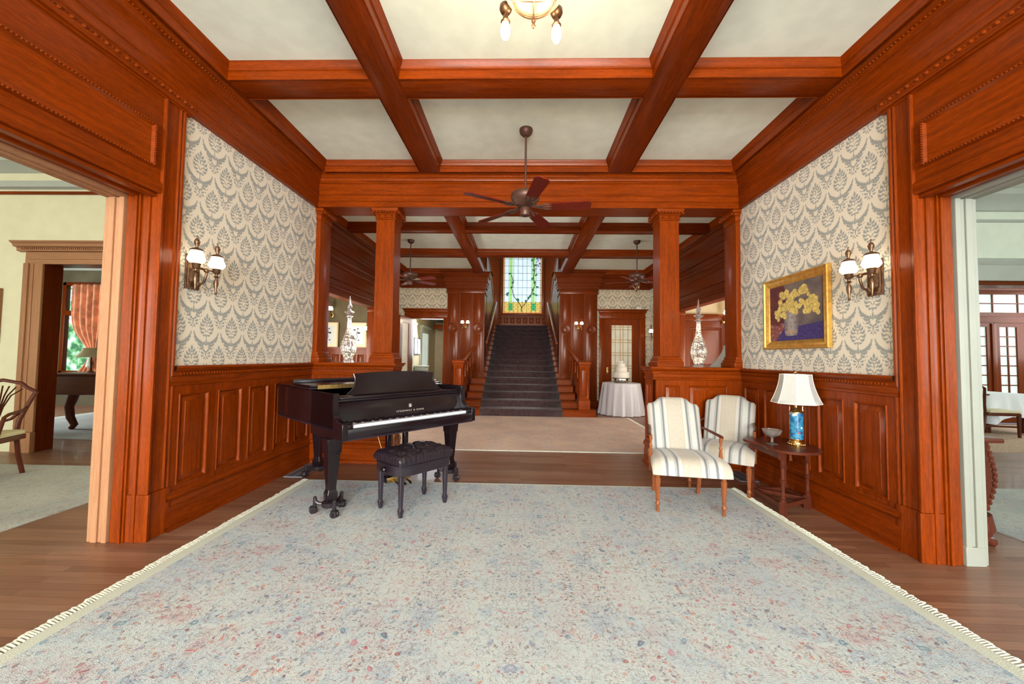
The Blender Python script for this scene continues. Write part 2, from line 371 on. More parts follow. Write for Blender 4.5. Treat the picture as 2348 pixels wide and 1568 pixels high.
def glassmat(name, col, es):
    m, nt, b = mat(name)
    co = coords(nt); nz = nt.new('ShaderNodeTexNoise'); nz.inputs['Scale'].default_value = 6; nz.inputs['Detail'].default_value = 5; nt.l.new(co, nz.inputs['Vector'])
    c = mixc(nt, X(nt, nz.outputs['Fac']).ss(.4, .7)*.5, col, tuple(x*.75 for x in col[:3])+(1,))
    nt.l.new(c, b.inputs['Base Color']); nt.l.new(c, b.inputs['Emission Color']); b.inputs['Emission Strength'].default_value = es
glassmat('glass_white', lin((205, 222, 232)), .62)
glassmat('glass_amber', lin((226, 196, 96)), .5)
glassmat('glass_orange', lin((226, 160, 84)), .5)
glassmat('glass_lime', lin((150, 205, 110)), .5)
glassmat('glass_green', lin((40, 150, 84)), .7)
glassmat('glass_leaf', lin((20, 110, 60)), .5)
glassmat('glass_purple', lin((90, 60, 120)), .5)
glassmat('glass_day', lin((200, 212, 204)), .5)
glassmat('glass_curtained', lin((196, 188, 164)), .25)

# ---------------------------------------------------------------- mesh builder
class MB:
    def __init__(s): s.v = []; s.f = []; s.T = Matrix.Identity(4); s.mi = []; s.cur = 0
    def add(s, vs, fs):
        n = len(s.v)
        s.v += [tuple(s.T @ Vector(v)) for v in vs]; s.f += [tuple(i+n for i in f) for f in fs]; s.mi += [s.cur]*len(fs)
    def box(s, x0, x1, y0, y1, z0, z1):
        v = [(x0, y0, z0), (x1, y0, z0), (x1, y1, z0), (x0, y1, z0), (x0, y0, z1), (x1, y0, z1), (x1, y1, z1), (x0, y1, z1)]
        s.add(v, [(0, 3, 2, 1), (4, 5, 6, 7), (0, 1, 5, 4), (1, 2, 6, 5), (2, 3, 7, 6), (3, 0, 4, 7)])
    def bbox(s, x0, x1, y0, y1, z0, z1, b=.005):     # box with chamfered edges
        v = []; 
        xs, ys, zs = (x0, x1), (y0, y1), (z0, z1)
        bm = bmesh.new(); bmesh.ops.create_cube(bm, size=1)
        for q in bm.verts: q.co = Vector((x0+(x1-x0)*(q.co.x+.5), y0+(y1-y0)*(q.co.y+.5), z0+(z1-z0)*(q.co.z+.5)))
        bmesh.ops.bevel(bm, geom=bm.edges[:], offset=b, segments=2, profile=.5, affect='EDGES')
        s.frombm(bm)
    def frombm(s, bm):
        bm.verts.index_update()
        s.add([q.co[:] for q in bm.verts], [tuple(q.index for q in f.verts) for f in bm.faces]); bm.free()
    def rings(s, rings, close=True, cap0=True, cap1=True):
        n = len(rings[0]); vs = [p for r in rings for p in r]; fs = []
        for i in range(len(rings)-1):
            for j in range(n if close else n-1):
                k = (j+1) % n
                fs.append((i*n+j, i*n+k, (i+1)*n+k, (i+1)*n+j))
        if cap0: fs.append(tuple(range(n))[::-1])
        if cap1: fs.append(tuple((len(rings)-1)*n+j for j in range(n)))
        s.add(vs, fs)
    def lathe(s, prof, c=(0, 0, 0), seg=24, flute=0, fa=0., ax='z', square=False, rot=0.):
        R = []
        for r, z in prof:
            ring = []
            for j in range(seg):
                a = 2*PI*j/seg+rot
                q = r*(1+fa*math.cos(flute*a)) if flute else r
                if square: q = r/max(abs(math.cos(a)), abs(math.sin(a)))
                p = (q*math.cos(a), q*math.sin(a), z)
                if ax == 'x': p = (p[2], p[0], p[1])
                if ax == 'y': p = (p[1], p[2], p[0])
                ring.append((p[0]+c[0], p[1]+c[1], p[2]+c[2]))
            R.append(ring)
        s.rings(R)
    def sq(s, prof, c=(0, 0, 0), ky=1.):               # square-section turning: list of (halfwidth, z)
        s.rings([[(c[0]-r, c[1]-r*ky, c[2]+z), (c[0]+r, c[1]-r*ky, c[2]+z), (c[0]+r, c[1]+r*ky, c[2]+z), (c[0]-r, c[1]+r*ky, c[2]+z)] for r, z in prof])
    def tube(s, pts, r, seg=8, flat=1.):
        pts = [Vector(p) for p in pts]; n = len(pts); R = []
        rad = r if callable(r) else (lambda t: r)
        up = Vector((0, 0, 1)); prev = None
        for i, p in enumerate(pts):
            t = (pts[min(i+1, n-1)]-pts[max(i-1, 0)]).normalized()
            if prev is None:
                a = up if abs(t.z) < .9 else Vector((1, 0, 0)); nx = t.cross(a).normalized()
            else:
                nx = (prev-t*prev.dot(t)).normalized()
            prev = nx; ny = t.cross(nx); q = rad(i/(n-1))
            R.append([tuple(p+nx*q*math.cos(2*PI*j/seg)+ny*q*flat*math.sin(2*PI*j/seg)) for j in range(seg)])
        s.rings(R)
    def ball(s, c, r, seg=8, sx=1, sy=1, sz=1):
        n = max(4, seg//2+1); R = []
        for i in range(1, n):
            a = PI*i/n
            R.append([(c[0]+r*sx*math.sin(a)*math.cos(2*PI*j/seg), c[1]+r*sy*math.sin(a)*math.sin(2*PI*j/seg), c[2]-r*sz*math.cos(a)) for j in range(seg)])
        s.rings(R)
    def prism(s, poly, a, b, ax='z'):                 # polygon extruded from a to b on axis
        def P(p, h): return {'z': (p[0], p[1], h), 'y': (p[0], h, p[1]), 'x': (h, p[0], p[1])}[ax]
        s.rings([[P(p, a) for p in poly], [P(p, b) for p in poly]])
    def grid(s, fn, nu, nv, thick=None):
        vs = [fn(i/nu, j/nv) for j in range(nv+1) for i in range(nu+1)]
        fs = [(j*(nu+1)+i, j*(nu+1)+i+1, (j+1)*(nu+1)+i+1, (j+1)*(nu+1)+i) for j in range(nv) for i in range(nu)]
        s.add(vs, fs)
    def run(s, prof, path, closed=False, side=1):
        """sweep (p,z) profile along xy path; p is measured to the left of travel (side=1)"""
        n = len(path); P = [Vector((a, b)) for a, b in path]; R = []
        for i in range(n):
            d0 = (P[i]-P[i-1]).normalized() if (i or closed) else None
            d1 = (P[(i+1) % n]-P[i]).normalized() if (i < n-1 or closed) else None
            if d0 is None: d0 = d1
            if d1 is None: d1 = d0
            n0 = Vector((-d0.y, d0.x))*side; n1 = Vector((-d1.y, d1.x))*side
            m = (n0+n1).normalized(); m = m/max(.2, m.dot(n0))
            R.append([(P[i].x+m.x*p, P[i].y+m.y*p, z) for p, z in prof])
        if closed: R.append(R[0])
        for i in range(len(R)-1):      # grain follows the run: slot 0 along x, slot 1 along y
            d = P[(i+1) % n]-P[i]; s.cur = 0 if abs(d.x) > abs(d.y) else 1
            s.rings(R[i:i+2], close=False, cap0=False, cap1=False)
        s.cur = 0
    def build(s, name, m, parent=None, smooth=30, loc=None, sub=0, bevel=0, solid=0):
        me = bpy.data.meshes.new(name); 
        V = s.v
        if loc is not None: V = [(a-loc[0], b-loc[1], c-loc[2]) for a, b, c in V]
        me.from_pydata(V, [], s.f)
        ms = m if isinstance(m, (list, tuple)) else [m]
        for q in ms: me.materials.append(MATS[q])
        if len(ms) > 1:
            me.polygons.foreach_set('material_index', s.mi)
        bm = bmesh.new(); bm.from_mesh(me); bmesh.ops.remove_doubles(bm, verts=bm.verts, dist=1e-5)
        bmesh.ops.recalc_face_normals(bm, faces=bm.faces); bm.to_mesh(me); bm.free()
        if smooth:
            me.polygons.foreach_set('use_smooth', [True]*len(me.polygons)); me.set_sharp_from_angle(angle=math.radians(smooth))
        o = bpy.data.objects.new(name, me); COL.objects.link(o)
        if loc is not None: o.location = loc
        if parent: o.parent = parent
        if bevel:
            b = o.modifiers.new('bevel', 'BEVEL'); b.width = bevel; b.segments = 2; b.limit_method = 'ANGLE'; b.angle_limit = math.radians(40)
        if solid:
            b = o.modifiers.new('solid', 'SOLIDIFY'); b.thickness = solid
        if sub:
            b = o.modifiers.new('sub', 'SUBSURF'); b.levels = sub; b.render_levels = sub
        return o
def thing(name, label, cat, loc=(0, 0, 0), rz=0, group=None):
    o = bpy.data.objects.new(name, None); COL.objects.link(o); o.location = loc; o.rotation_euler = (0, 0, rz)
    o['label'] = label; o['category'] = cat
    if group: o['group'] = group
    o.empty_display_size = .1
    return o
def tag(o, label, cat, group=None, kind=None):
    o['label'] = label; o['category'] = cat
    if group: o['group'] = group
    if kind: o['kind'] = kind
    return o
TN = [0]
def struct(name, mb, m, **k):
    if name == 'trim': TN[0] += 1; name = 'trim_%d' % TN[0]
    o = mb.build(name, m, **k); o['kind'] = 'structure'; return o
def copy_tree(o, parent=None):
    c = o.copy(); COL.objects.link(c)
    if parent: c.parent = parent
    for ch in list(o.children): copy_tree(ch, c)
    return c
def relabel(o, loc, rz, label, group=None):
    o.location = loc; o.rotation_euler = (0, 0, rz); o['label'] = label
    if group: o['group'] = group
    return o
RZ = lambda a: Matrix.Rotation(a, 4, 'Z')
TR = lambda x, y, z: Matrix.Translation((x, y, z))
def frame_T(origin, ux, uy):       # local x along (ux,uy), local y = out of wall (left of travel), z up
    u = Vector((ux, uy, 0)).normalized(); n = Vector((-u.y, u.x, 0))
    return Matrix(((u.x, n.x, 0, origin[0]), (u.y, n.y, 0, origin[1]), (0, 0, 1, origin[2]), (0, 0, 0, 1)))
def panelled(mb, L, z0, z1, panels, d=.03, rings=None):
    """flat framing from z0 to z1 along local x 0..L with panels [(u0,u1,v0,v1)], face at local y=d"""
    rings = rings or [(0, 0), (.006, .006), (.014, .002), (.020, -.014), (.028, -.016), (.060, -.004), (.062, -.001)]
    us = sorted({0, L} | {p[0] for p in panels} | {p[1] for p in panels}); vs = sorted({z0, z1} | {p[2] for p in panels} | {p[3] for p in panels})
    for i in range(len(us)-1):
        for j in range(len(vs)-1):
            cu, cv = (us[i]+us[i+1])/2, (vs[j]+vs[j+1])/2
            if any(p[0] < cu < p[1] and p[2] < cv < p[3] for p in panels): continue
            mb.add([(us[i], d, vs[j]), (us[i+1], d, vs[j]), (us[i+1], d, vs[j+1]), (us[i], d, vs[j+1])], [(0, 1, 2, 3)])
    for u0, u1, v0, v1 in panels:
        R = []
        for o, h in rings:
            R.append([(u0+o, d+h, v0+o), (u1-o, d+h, v0+o), (u1-o, d+h, v1-o), (u0+o, d+h, v1-o)])
        mb.rings(R, cap0=False)
def beads(mb, p0, p1, step, r, alt=False, sy=1., seg=6):
    p0, p1 = Vector(p0), Vector(p1); n = int((p1-p0).length/step)
    for i in range(n+1):
        q = p0.lerp(p1, (i+.5)/(n+1)); mb.ball(q, r, seg)
        if alt:
            e = p0.lerp(p1, (i+1)/(n+1)); mb.ball(e, r*.55, seg)
# ================================================================ SETTING
XL, XR, ZC, YP, YR = -2.6, 2.66, 3.64, 4.69, 10.3
# floor
m = MB(); m.box(-12, 12, -6.3, 10.5, -.1, 0); m.box(-3.4, -1.9, 10.5, 15, -.1, 0); struct('floor', m, 'strip_floor', smooth=0)
m = MB()
m.box(-3.6, 3.6, -6.2, 8.35, ZC, ZC+.1); m.box(-3.6, -1.1, 8.35, 10.5, ZC, ZC+.1); m.box(1.1, 3.6, 8.35, 10.5, ZC, ZC+.1)
struct('ceiling', m, 'plaster', smooth=0)
m = MB(); m.box(-11, -2.94, -6.2, 5.05, 3.8, 3.9); struct('ceiling', m, 'plaster_cream', smooth=0)
m = MB(); m.box(2.99, 12, -6.2, 5.8, 3.8, 3.9); m.box(5.3, 12, 5.8, 9.2, 3.3, 3.4); struct('ceiling', m, 'plaster_green', smooth=0)
m = MB(); m.box(-5.2, -3.3, 5.0, 9.2, 2.95, 3.05); m.box(3.45, 5.3, 5.9, 9.2, 2.95, 3.05); struct('ceiling', m, 'plaster_beige', smooth=0)
m = MB(); m.box(-12, -5.1, 5.05, 9.2, 3.3, 3.4); struct('ceiling', m, 'plaster', smooth=0)
m = MB(); m.box(-3.4, -1.9, 10.5, 15.1, 2.62, 2.72); struct('ceiling', m, 'paint_white', smooth=0)
m = MB(); m.box(-3.2, 3.2, 8.35, 15.6, 6.4, 6.5); struct('ceiling', m, 'plaster', smooth=0)

# walls of the front hall
m = MB(); m.box(-2.76, XL, 2.64, 5.0, 0, ZC); m.box(-2.76, XL, -6.2, -.3, 0, ZC); struct('wall_left', m, 'damask_y', smooth=0)
m = MB(); m.box(XR, 2.82, 2.63, 5.0, 0, ZC); m.box(XR, 2.82, -6.2, -.3, 0, ZC); struct('wall_right', m, 'damask_y', smooth=0)
m = MB(); m.box(-2.94, -2.762, 2.66, 5.05, 0, 3.8); m.box(-2.94, -2.762, -6.2, -.3, 0, 3.8); m.box(-2.94, -2.8, -.3, 2.66, 2.46, 3.8)
m.box(-11, -6.28, 4.85, 5.05, 0, 3.8); m.box(-5.2, -2.94, 4.85, 5.05, 0, 3.8); m.box(-6.28, -5.2, 4.85, 5.05, 2.46, 3.8)
m.box(-11.1, -11, -6.2, 5.05, 0, 3.8); m.box(-11, -2.94, -6.3, -6.2, 0, 3.8)
struct('wall_left_room', m, 'plaster_cream', smooth=0)
m = MB(); m.box(2.822, 2.99, 2.65, 5.0, 0, 3.8); m.box(2.99, 3.75, 4.88, 5.0, 0, 3.8); m.box(3.6, 3.75, 5.0, 5.8, 0, 3.8); m.box(2.822, 2.99, -6.2, -.3, 0, 3.8); m.box(2.86, 2.99, -.3, 2.65, 2.46, 3.8)
m.box(3.75, 5.7, 5.7, 5.9, 0, 3.8); m.box(5.7, 12, 5.7, 5.9, 2.62, 3.8); m.box(11.9, 12, -6.2, 9.2, 0, 3.8); m.box(2.99, 12, -6.3, -6.2, 0, 3.8)
struct('wall_right_room', m, 'plaster_green', smooth=0)
m = MB(); m.box(-3, 3, -6.3, -6.2, 0, ZC); struct('wall_front', m, 'plaster_cream', smooth=0)

# lining of the two wide openings: header, jamb, casing
def opening(sx, x0, yj, name):
    """sx=+1: wall whose room face looks +x (left wall)"""
    m = MB(); m.T = Matrix(((sx, 0, 0, x0), (0, 1, 0, 0), (0, 0, 1, 0), (0, 0, 0, 1)))
    # local x: 0 at wall face, + into hall, - into side room
    m.box(-.20, 0.0, -.3, yj, 2.43, 3.14)                       # header core
    T0 = m.T.copy()
    prof = [(0, 2.43), (.028, 2.43), (.034, 2.44), (.034, 2.50), (.026, 2.51), (.018, 2.52), (.018, 3.14)]
    R = [[(p, -.3, z) for p, z in prof], [(p, yj, z) for p, z in prof]]; m.rings(R, close=False, cap0=False, cap1=False)
    return m
for sx, x0, yj, pale, side in ((1, XL, 2.63, 'oakpale_z', 'left'), (-1, XR, 2.62, 'jamb_white_dim', 'right')):
    m = opening(sx, x0, yj, side)
    # header panel moulding with small beads
    y1 = yj-.075; ya, yb, za, zb = -.2, y1, 2.59, 2.895
    R = []
    for o, h in ((0, .018), (.004, .044), (.016, .044), (.026, .028), (.055, .0185)):
        R.append([(h, ya+o, za+o), (h, yb-o, za+o), (h, yb-o, zb-o), (h, ya+o, zb-o)])
    m.rings(R, cap0=False)
    struct('trim', m, 'oak_y')
    m = MB(); m.T = Matrix(((sx, 0, 0, x0), (0, 1, 0, 0), (0, 0, 1, 0), (0, 0, 0, 1)))
    for z in (za+.010, zb-.010): beads(m, (.045, 1.0, z), (.045, yb-.01, z), .020, .0072)
    beads(m, (.045, yb-.010, za+.01), (.045, yb-.010, zb-.01), .017, .0072)
    # bead cornice over the opening
    poly = [(0, 3.12), (.03, 3.125), (.03, 3.145), (.055, 3.155), (.06, 3.20), (.045, 3.215), (0, 3.215)]
    m.rings([[(p, -.3, z) for p, z in poly], [(p, yj+.21, z) for p, z in poly]])
    beads(m, (.058, .9, 3.178), (.058, yj+.2, 3.178), .062, .0125, alt=True, seg=8)
    struct('trim', m, 'oak_y')
    # casing on the hall face (vertical profile along y, swept up)
    m = MB(); m.T = T = Matrix(((sx, 0, 0, x0), (0, 1, 0, 0), (0, 0, 1, 0), (0, 0, 0, 1)))
    P = [(0, yj+.17), (.024, yj+.17), (.032, yj+.155), (.030, yj+.145), (.018, yj+.135), (.030, yj+.125), (.026, yj+.115), (.020, yj+.11), (.020, yj+.02), (.034, yj+.012), (.036, yj-.006), (.02, yj-.012), (-.21, yj-.012), (-.21, yj+.17)]
    m.prism(P, .32, 3.13)
    P2 = [(0, yj+.175), (.034, yj+.175), (.040, yj+.16), (.038, yj+.12), (.034, yj+.11), (.034, yj+.02), (.044, yj+.01), (.046, yj-.010), (.03, yj-.017), (-.21, yj-.017), (-.21, yj+.175)]
    m.prism(P2, 0, .32)
    # stepped reveal
    for a, b, h in ((-.035, -.06, .012), (-.10, -.115, .016), (-.115, -.135, .026), (-.135, -.20, .012)):
        m.box(b, a, yj-.012-h, yj+.01, 0, 2.43)
    struct('trim', m, 'oak_z', bevel=.003)
    # side-room casing: pale oak on the left, dimmed white paint on the right
    m = MB(); m.T = T
    for a, b, h in ((-.215, -.25, .022), (-.25, -.285, .010), (-.285, -.33, .020)):
        m.box(b, a, yj-.012-h, yj+.03, 0, 2.40)
        m.box(b, a, -.3, yj+.03, 2.40-h+.02, 2.46)
    if side == 'right': m.box(-.335, -.21, yj-.036, yj+.04, 0, .12)
    m.box(-.365, -.33, yj-.02, yj+.14, 0, 2.40); m.box(-.365, -.33, -.3, yj+.14, 2.40, 2.56)
    struct('trim', m, pale, bevel=.003)
    # header soffit steps
    m = MB(); m.T = T
    m.box(-.05, .0, -.3, yj, 2.405, 2.43); m.box(-.21, -.05, -.3, yj, 2.42, 2.43); m.box(-.15, -.11, -.3, yj, 2.402, 2.43)
    struct('trim', m, 'oak_y', bevel=.003)

# wainscot, chair rail, skirting of the front hall
OXY = ['oak_x', 'oak_y']
RAIL = [(.028, 1.055), (.040, 1.060), (.042, 1.078), (.034, 1.086), (.034, 1.125), (.046, 1.132), (.046, 1.158), (.066, 1.170), (.078, 1.190), (.074, 1.205), (0, 1.207)]
BASE = [(0, .285), (.034, .28), (.046, .268), (.048, .248), (.056, .240), (.050, .225), (.036, .215), (.036, .175), (.042, .170), (.042, .035), (.058, .028), (.062, .0)]
def wains(path, panels, mt, mtb):
    for i in range(len(path)-1):
        (xa, ya), (xb, yb) = path[i], path[i+1]; L = math.hypot(xb-xa, yb-ya)
        m = MB(); m.T = frame_T((xa, ya, 0), xb-xa, yb-ya)
        panelled(m, L, .2, 1.1, [(a, b, .315, .995) for a, b in panels[i]], d=.028)
        struct('trim', m, mt[i])
    m = MB(); m.run(RAIL, path); struct('trim', m, OXY)
    m = MB()
    for i in range(len(path)-1):
        (xa, ya), (xb, yb) = path[i], path[i+1]; T = frame_T((xa, ya, 0), xb-xa, yb-ya); L = math.hypot(xb-xa, yb-ya)
        beads(m, T @ Vector((.05, .052, 1.145)), T @ Vector((L-.045, .052, 1.145)), .029, .0088, seg=6)
    struct('trim', m, mtb)
    m = MB(); m.run(BASE, path); struct('baseboard_left' if path[0][0] < 0 else 'baseboard_right', m, OXY)
cols5 = [(2.84, 3.12), (3.215, 3.495), (3.585, 3.865), (3.965, 4.245), (4.335, 4.61)]
# left: travel -y with +x as left normal ; corner path includes the pony wall (face -y: travel -x) and its end
YB = 4.99
# travel must keep the hall on the left: right side runs +y then -x; left side runs -x then -y
wains([(XR, 2.75), (XR, YP), (1.62, YP), (1.62, YB)], [[(a-2.75, b-2.75) for a, b in cols5], [(XR-2.46, XR-2.0), (XR-1.915, XR-1.715)], [(.07, .23)]], ['oak_z']*3, 'oak_y')
wains([(-1.60, YB), (-1.60, YP), (XL, YP), (XL, 2.76)], [[(.07, .23)], [(.10, .30), (.385, .845)], [(YP-b, YP-a) for a, b in reversed(cols5)]], ['oak_z']*3, 'oak_y')
# pony walls: core, rear face, ledge
for x0, x1, nm in ((XL, -1.60, 'left'), (1.62, XR, 'right')):
    m = MB(); m.box(x0, x1, YP, YB, 0, 1.2); struct('wall_partition_'+nm, m, 'oak_x')
    m = MB(); a, b = (x0, x1+.072) if nm == 'left' else (x0-.072, x1)
    m.bbox(a, b, YP-.072, YB+.06, 1.192, 1.212, .006); struct('trim', m, 'oak_x')

# entablature round the front hall and the rear hall
ENT = [(0, 3.14), (.048, 3.14), (.052, 3.145), (.052, 3.205), (.064, 3.212), (.064, 3.272), (.076, 3.282), (.076, 3.288), (.068, 3.295), (.068, 3.42), (.084, 3.432), (.084, 3.442), (.100, 3.450), (.106, 3.472), (.106, 3.478), (.116, 3.484), (.116, 3.512), (.130, 3.520), (.140, 3.535), (.140, 3.548), (.165, 3.553), (.195, 3.553)]
m = MB(); room = [(XL, -6.2), (XR, -6.2), (XR, YP), (XL, YP)]; m.run(ENT, room, closed=True); struct('trim', m, OXY)
m = MB()
beads(m, (XL+.116, 1.6, 3.498), (XL+.116, YP-.12, 3.498), .028, .0082); beads(m, (XR-.116, 1.6, 3.498), (XR-.116, YP-.12, 3.498), .028, .0082)
beads(m, (XL+.12, YP-.116, 3.498), (XR-.12, YP-.116, 3.498), .028, .0082); struct('trim', m, 'oak_x')
# body of the cross beam on the columns
m = MB(); m.box(XL, XR, YP+.001, 4.92, 3.14, ZC); struct('trim', m, 'oak_x')
CELL = [(0, 3.51), (.006, 3.512), (.010, 3.575), (.020, 3.58), (.022, 3.592), (.036, 3.612), (.040, 3.632), (.046, 3.64)]
LB = [(-1.245, -1.01), (1.01, 1.275)]
def coffers(xs, ys, mt):
    m = MB()
    for x0, x1 in xs:
        for y0, y1 in ys:
            if (x0 < 0 < x1) and y0 > 8.4: continue
            m.run(CELL, [(x0, y0), (x1, y0), (x1, y1), (x0, y1)], closed=True)
    struct('trim', m, OXY)
e = .195
coffers([(XL+e, -1.245), (-1.01, 1.01), (1.275, XR-e)], [(-6, -3.3), (-3.07, -1.2), (-.97, .87), (1.10, 2.96), (3.19, YP-e)], 'oak_x')
for y0, y1 in ((-3.3, -3.07), (-1.2, -.97), (.87, 1.10), (2.96, 3.19)):
    m = MB()
    for xa, xb in ((XL+.19, -1.243), (-1.012, 1.012), (1.273, XR-.19)): m.bbox(xa, xb, y0, y1, 3.516, ZC+.02, .005)
    struct('trim', m, 'oak_x')
for x0, x1 in LB:
    m = MB(); m.bbox(x0, x1, -6.1, YP-.18, 3.512, ZC+.02, .006); struct('trim', m, 'oak_y')
    m = MB(); m.bbox(x0, x1, 5.1, 10.16, 3.512, ZC+.02, .006); struct('trim', m, 'oak_y')
# rear hall
HL, HR = -3.3, 3.42
ENT2 = [(0, 3.15), (.05, 3.15), (.05, 3.21), (.065, 3.22), (.065, 3.29), (.085, 3.30), (.085, 3.43), (.11, 3.45), (.13, 3.48), (.13, 3.51), (.16, 3.55), (.20, 3.553)]
m = MB(); m.run(ENT2, [(1.0, YR+.3), (1.0, YR-.11), (2.0, YR-.11), (2.0, YR), (HR, YR), (HR, 4.92), (HL, 4.92), (HL, YR), (-2.0, YR), (-2.0, YR-.11), (-1.0, YR-.11), (-1.0, YR+.3)][::-1])
struct('trim', m, ['oakdark_x', 'oakdark_y'])
e2 = .2
coffers([(HL+e2, -1.245), (-1.01, 1.01), (1.275, HR-e2)], [(4.92+e2, 6.6), (6.78, 8.23), (8.46, YR-e2)], 'oak_x')
for y0, y1 in ((6.6, 6.78), (8.23, 8.46)):
    m = MB()
    for xa, xb in ((HL+.19, -1.243), (-1.012, 1.012), (1.273, HR-.19)): m.bbox(xa, xb, y0, y1, 3.516, ZC+.02, .005)
    struct('trim', m, 'oak_x')

# side walls of the rear hall: deep panelled headers over the alcove openings, papered wall behind
for sx, x0, y0, nm in ((1, HL, 5.2, 'left'), (-1, HR, 6.1, 'right')):
    T = Matrix(((sx, 0, 0, x0), (0, 1, 0, 0), (0, 0, 1, 0), (0, 0, 0, 1)))
    m = MB(); m.T = T; m.box(-.16, 0, 8.6, YR, 0, ZC); m.box(-.16, 0, 4.9, y0, 0, ZC); struct('wall_rear_'+nm, m, 'damask_y', smooth=0)
    m = MB(); m.T = T
    prof = [(-.16, 2.36), (.02, 2.36), (.03, 2.40), (.03, 2.46), (.05, 2.47), (.06, 2.50), (.045, 2.52), (.02, 2.53), (.02, 2.62), (.035, 2.63), (.02, 2.645), (.02, 2.86), (.04, 2.87), (.055, 2.90), (.04, 2.92), (.03, 2.96), (.045, 2.97), (.045, 3.0), (.06, 3.02), (.02, 3.05), (.02, 3.16), (-.16, 3.16)]
    m.rings([[(p, y0, z) for p, z in prof], [(p, 8.62, z) for p, z in prof]])
    m.box(-.16, 0, y0, 8.62, 3.16, ZC)
    struct('trim', m, 'oakdark_y')
    m = MB(); m.T = T; m.bbox(-.17, .05, 8.50, 8.74, 0, 2.36, .01); m.bbox(-.17, .07, 8.47, 8.76, 2.28, 2.36, .01); m.bbox(-.17, .05, y0-.12, y0+.12, 0, 2.36, .01)
    struct('trim', m, 'oakdark_z')
    m = MB(); m.T = T
    m.box(0, .03, 8.76, YR, 0, 1.14); m.box(0, .05, 8.76, YR, 1.14, 1.2); m.box(0, .05, 8.76, YR, 0, .25); struct('trim', m, 'oakdark_y', bevel=.004)
# alcove walls
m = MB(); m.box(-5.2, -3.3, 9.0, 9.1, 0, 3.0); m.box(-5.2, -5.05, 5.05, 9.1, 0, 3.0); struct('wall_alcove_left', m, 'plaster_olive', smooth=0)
m = MB(); m.T = frame_T((-3.46, 9.0, 0), -1, 0); panelled(m, 1.6, 0, 1.44, [(.05+i*.2, .21+i*.2, .3, 1.32) for i in range(7)], .03); m.box(0, 1.6, 0, .07, 1.44, 1.49); struct('trim', m, 'oakdark_z')
m = MB(); m.box(3.42, 5.3, 9.0, 9.1, 0, 3.0); m.box(5.2, 5.3, 5.9, 9.1, 0, 3.0); m.box(3.42, 5.3, 5.9, 5.95, 0, 3.0); struct('wall_alcove_right', m, 'plaster_beige', smooth=0)

# rear wall with two doorways
m = MB(); z0 = 2.34
m.box(-3.46, -3.02, YR, YR+.2, 0, ZC); m.box(-2.1, -1.9, YR, YR+.2, 0, ZC); m.box(-3.02, -2.1, YR, YR+.2, z0, ZC)
m.box(3.14, 3.58, YR, YR+.2, 0, ZC); m.box(1.9, 2.22, YR, YR+.2, 0, ZC); m.box(2.22, 3.14, YR, YR+.2, z0+.03, ZC)
struct('wall_rear', m, 'damask_x', smooth=0)
for x0, x1, z1 in ((-3.02, -2.1, 2.34), (2.22, 3.14, 2.37)):
    m = MB(); w_ = .15
    m.bbox(x0-w_, x0+.01, YR-.04, YR+.02, 0, z1, .008); m.bbox(x1-.01, x1+w_, YR-.04, YR+.02, 0, z1, .008)
    m.bbox(x0-w_, x1+w_, YR-.045, YR+.02, z1, z1+.16, .008); m.bbox(x0-w_+.03, x1+w_-.03, YR-.06, YR, z1+.05, z1+.08, .006)
    m.bbox(x0-w_-.02, x1+w_+.02, YR-.09, YR+.02, z1+.16, z1+.22, .012); m.bbox(x0-w_-.05, x1+w_+.05, YR-.11, YR+.02, z1+.22, z1+.25, .01)
    m.box(x0-.0, x0+.02, YR, YR+.2, 0, z1); m.box(x1-.02, x1, YR, YR+.2, 0, z1); m.box(x0, x1, YR, YR+.2, z1-.02, z1)
    struct('trim', m, 'oak_z')
# the two panelled piers that flank the stair
for s in (-1, 1):
    a, b = (1.0, 2.0)
    m = MB(); m.T = Matrix(((s, 0, 0, 0), (0, 1, 0, 0), (0, 0, 1, 0), (0, 0, 0, 1)))
    m.box(a, b, YR-.1, YR+.5, 0, 3.7)
    for x in (1.03, 1.70): m.bbox(x, x+.27, YR-.13, YR-.09, .2, 3.12, .006)
    for x in (1.10, 1.77): m.bbox(x, x+.13, YR-.142, YR-.12, .9, 1.92, .005); m.bbox(x, x+.13, YR-.142, YR-.12, 2.2, 3.0, .005)
    m.bbox(1.36, 1.64, YR-.115, YR-.09, 1.25, 3.0, .008)
    m.bbox(a-.02, b+.02, YR-.15, YR+.5, 3.0, 3.12, .008); m.bbox(a-.03, b+.03, YR-.16, YR+.5, 0, .2, .008)
    m.prism([(a-.03, 3.12), (a-.05, 3.17), (b+.05, 3.17), (b+.03, 3.12)], YR-.17, YR-.1, 'y')
    beads(m, (a, YR-.175, 3.145), (b, YR-.175, 3.145), .045, .014)
    for x in (1.165, 1.835):
        R = []
        for r_, h in ((.125, 0), (.122, .03), (.108, .048), (.088, .046), (.080, .024), (.058, .022), (.052, .034), (.0, .038)):
            R.append([(x+max(r_, .001)*math.cos(2*PI*j/28), YR-.12-h, 2.06+max(r_, .001)*math.sin(2*PI*j/28)) for j in range(28)])
        m.rings(R)
    struct('trim', m, 'oakdark_z')
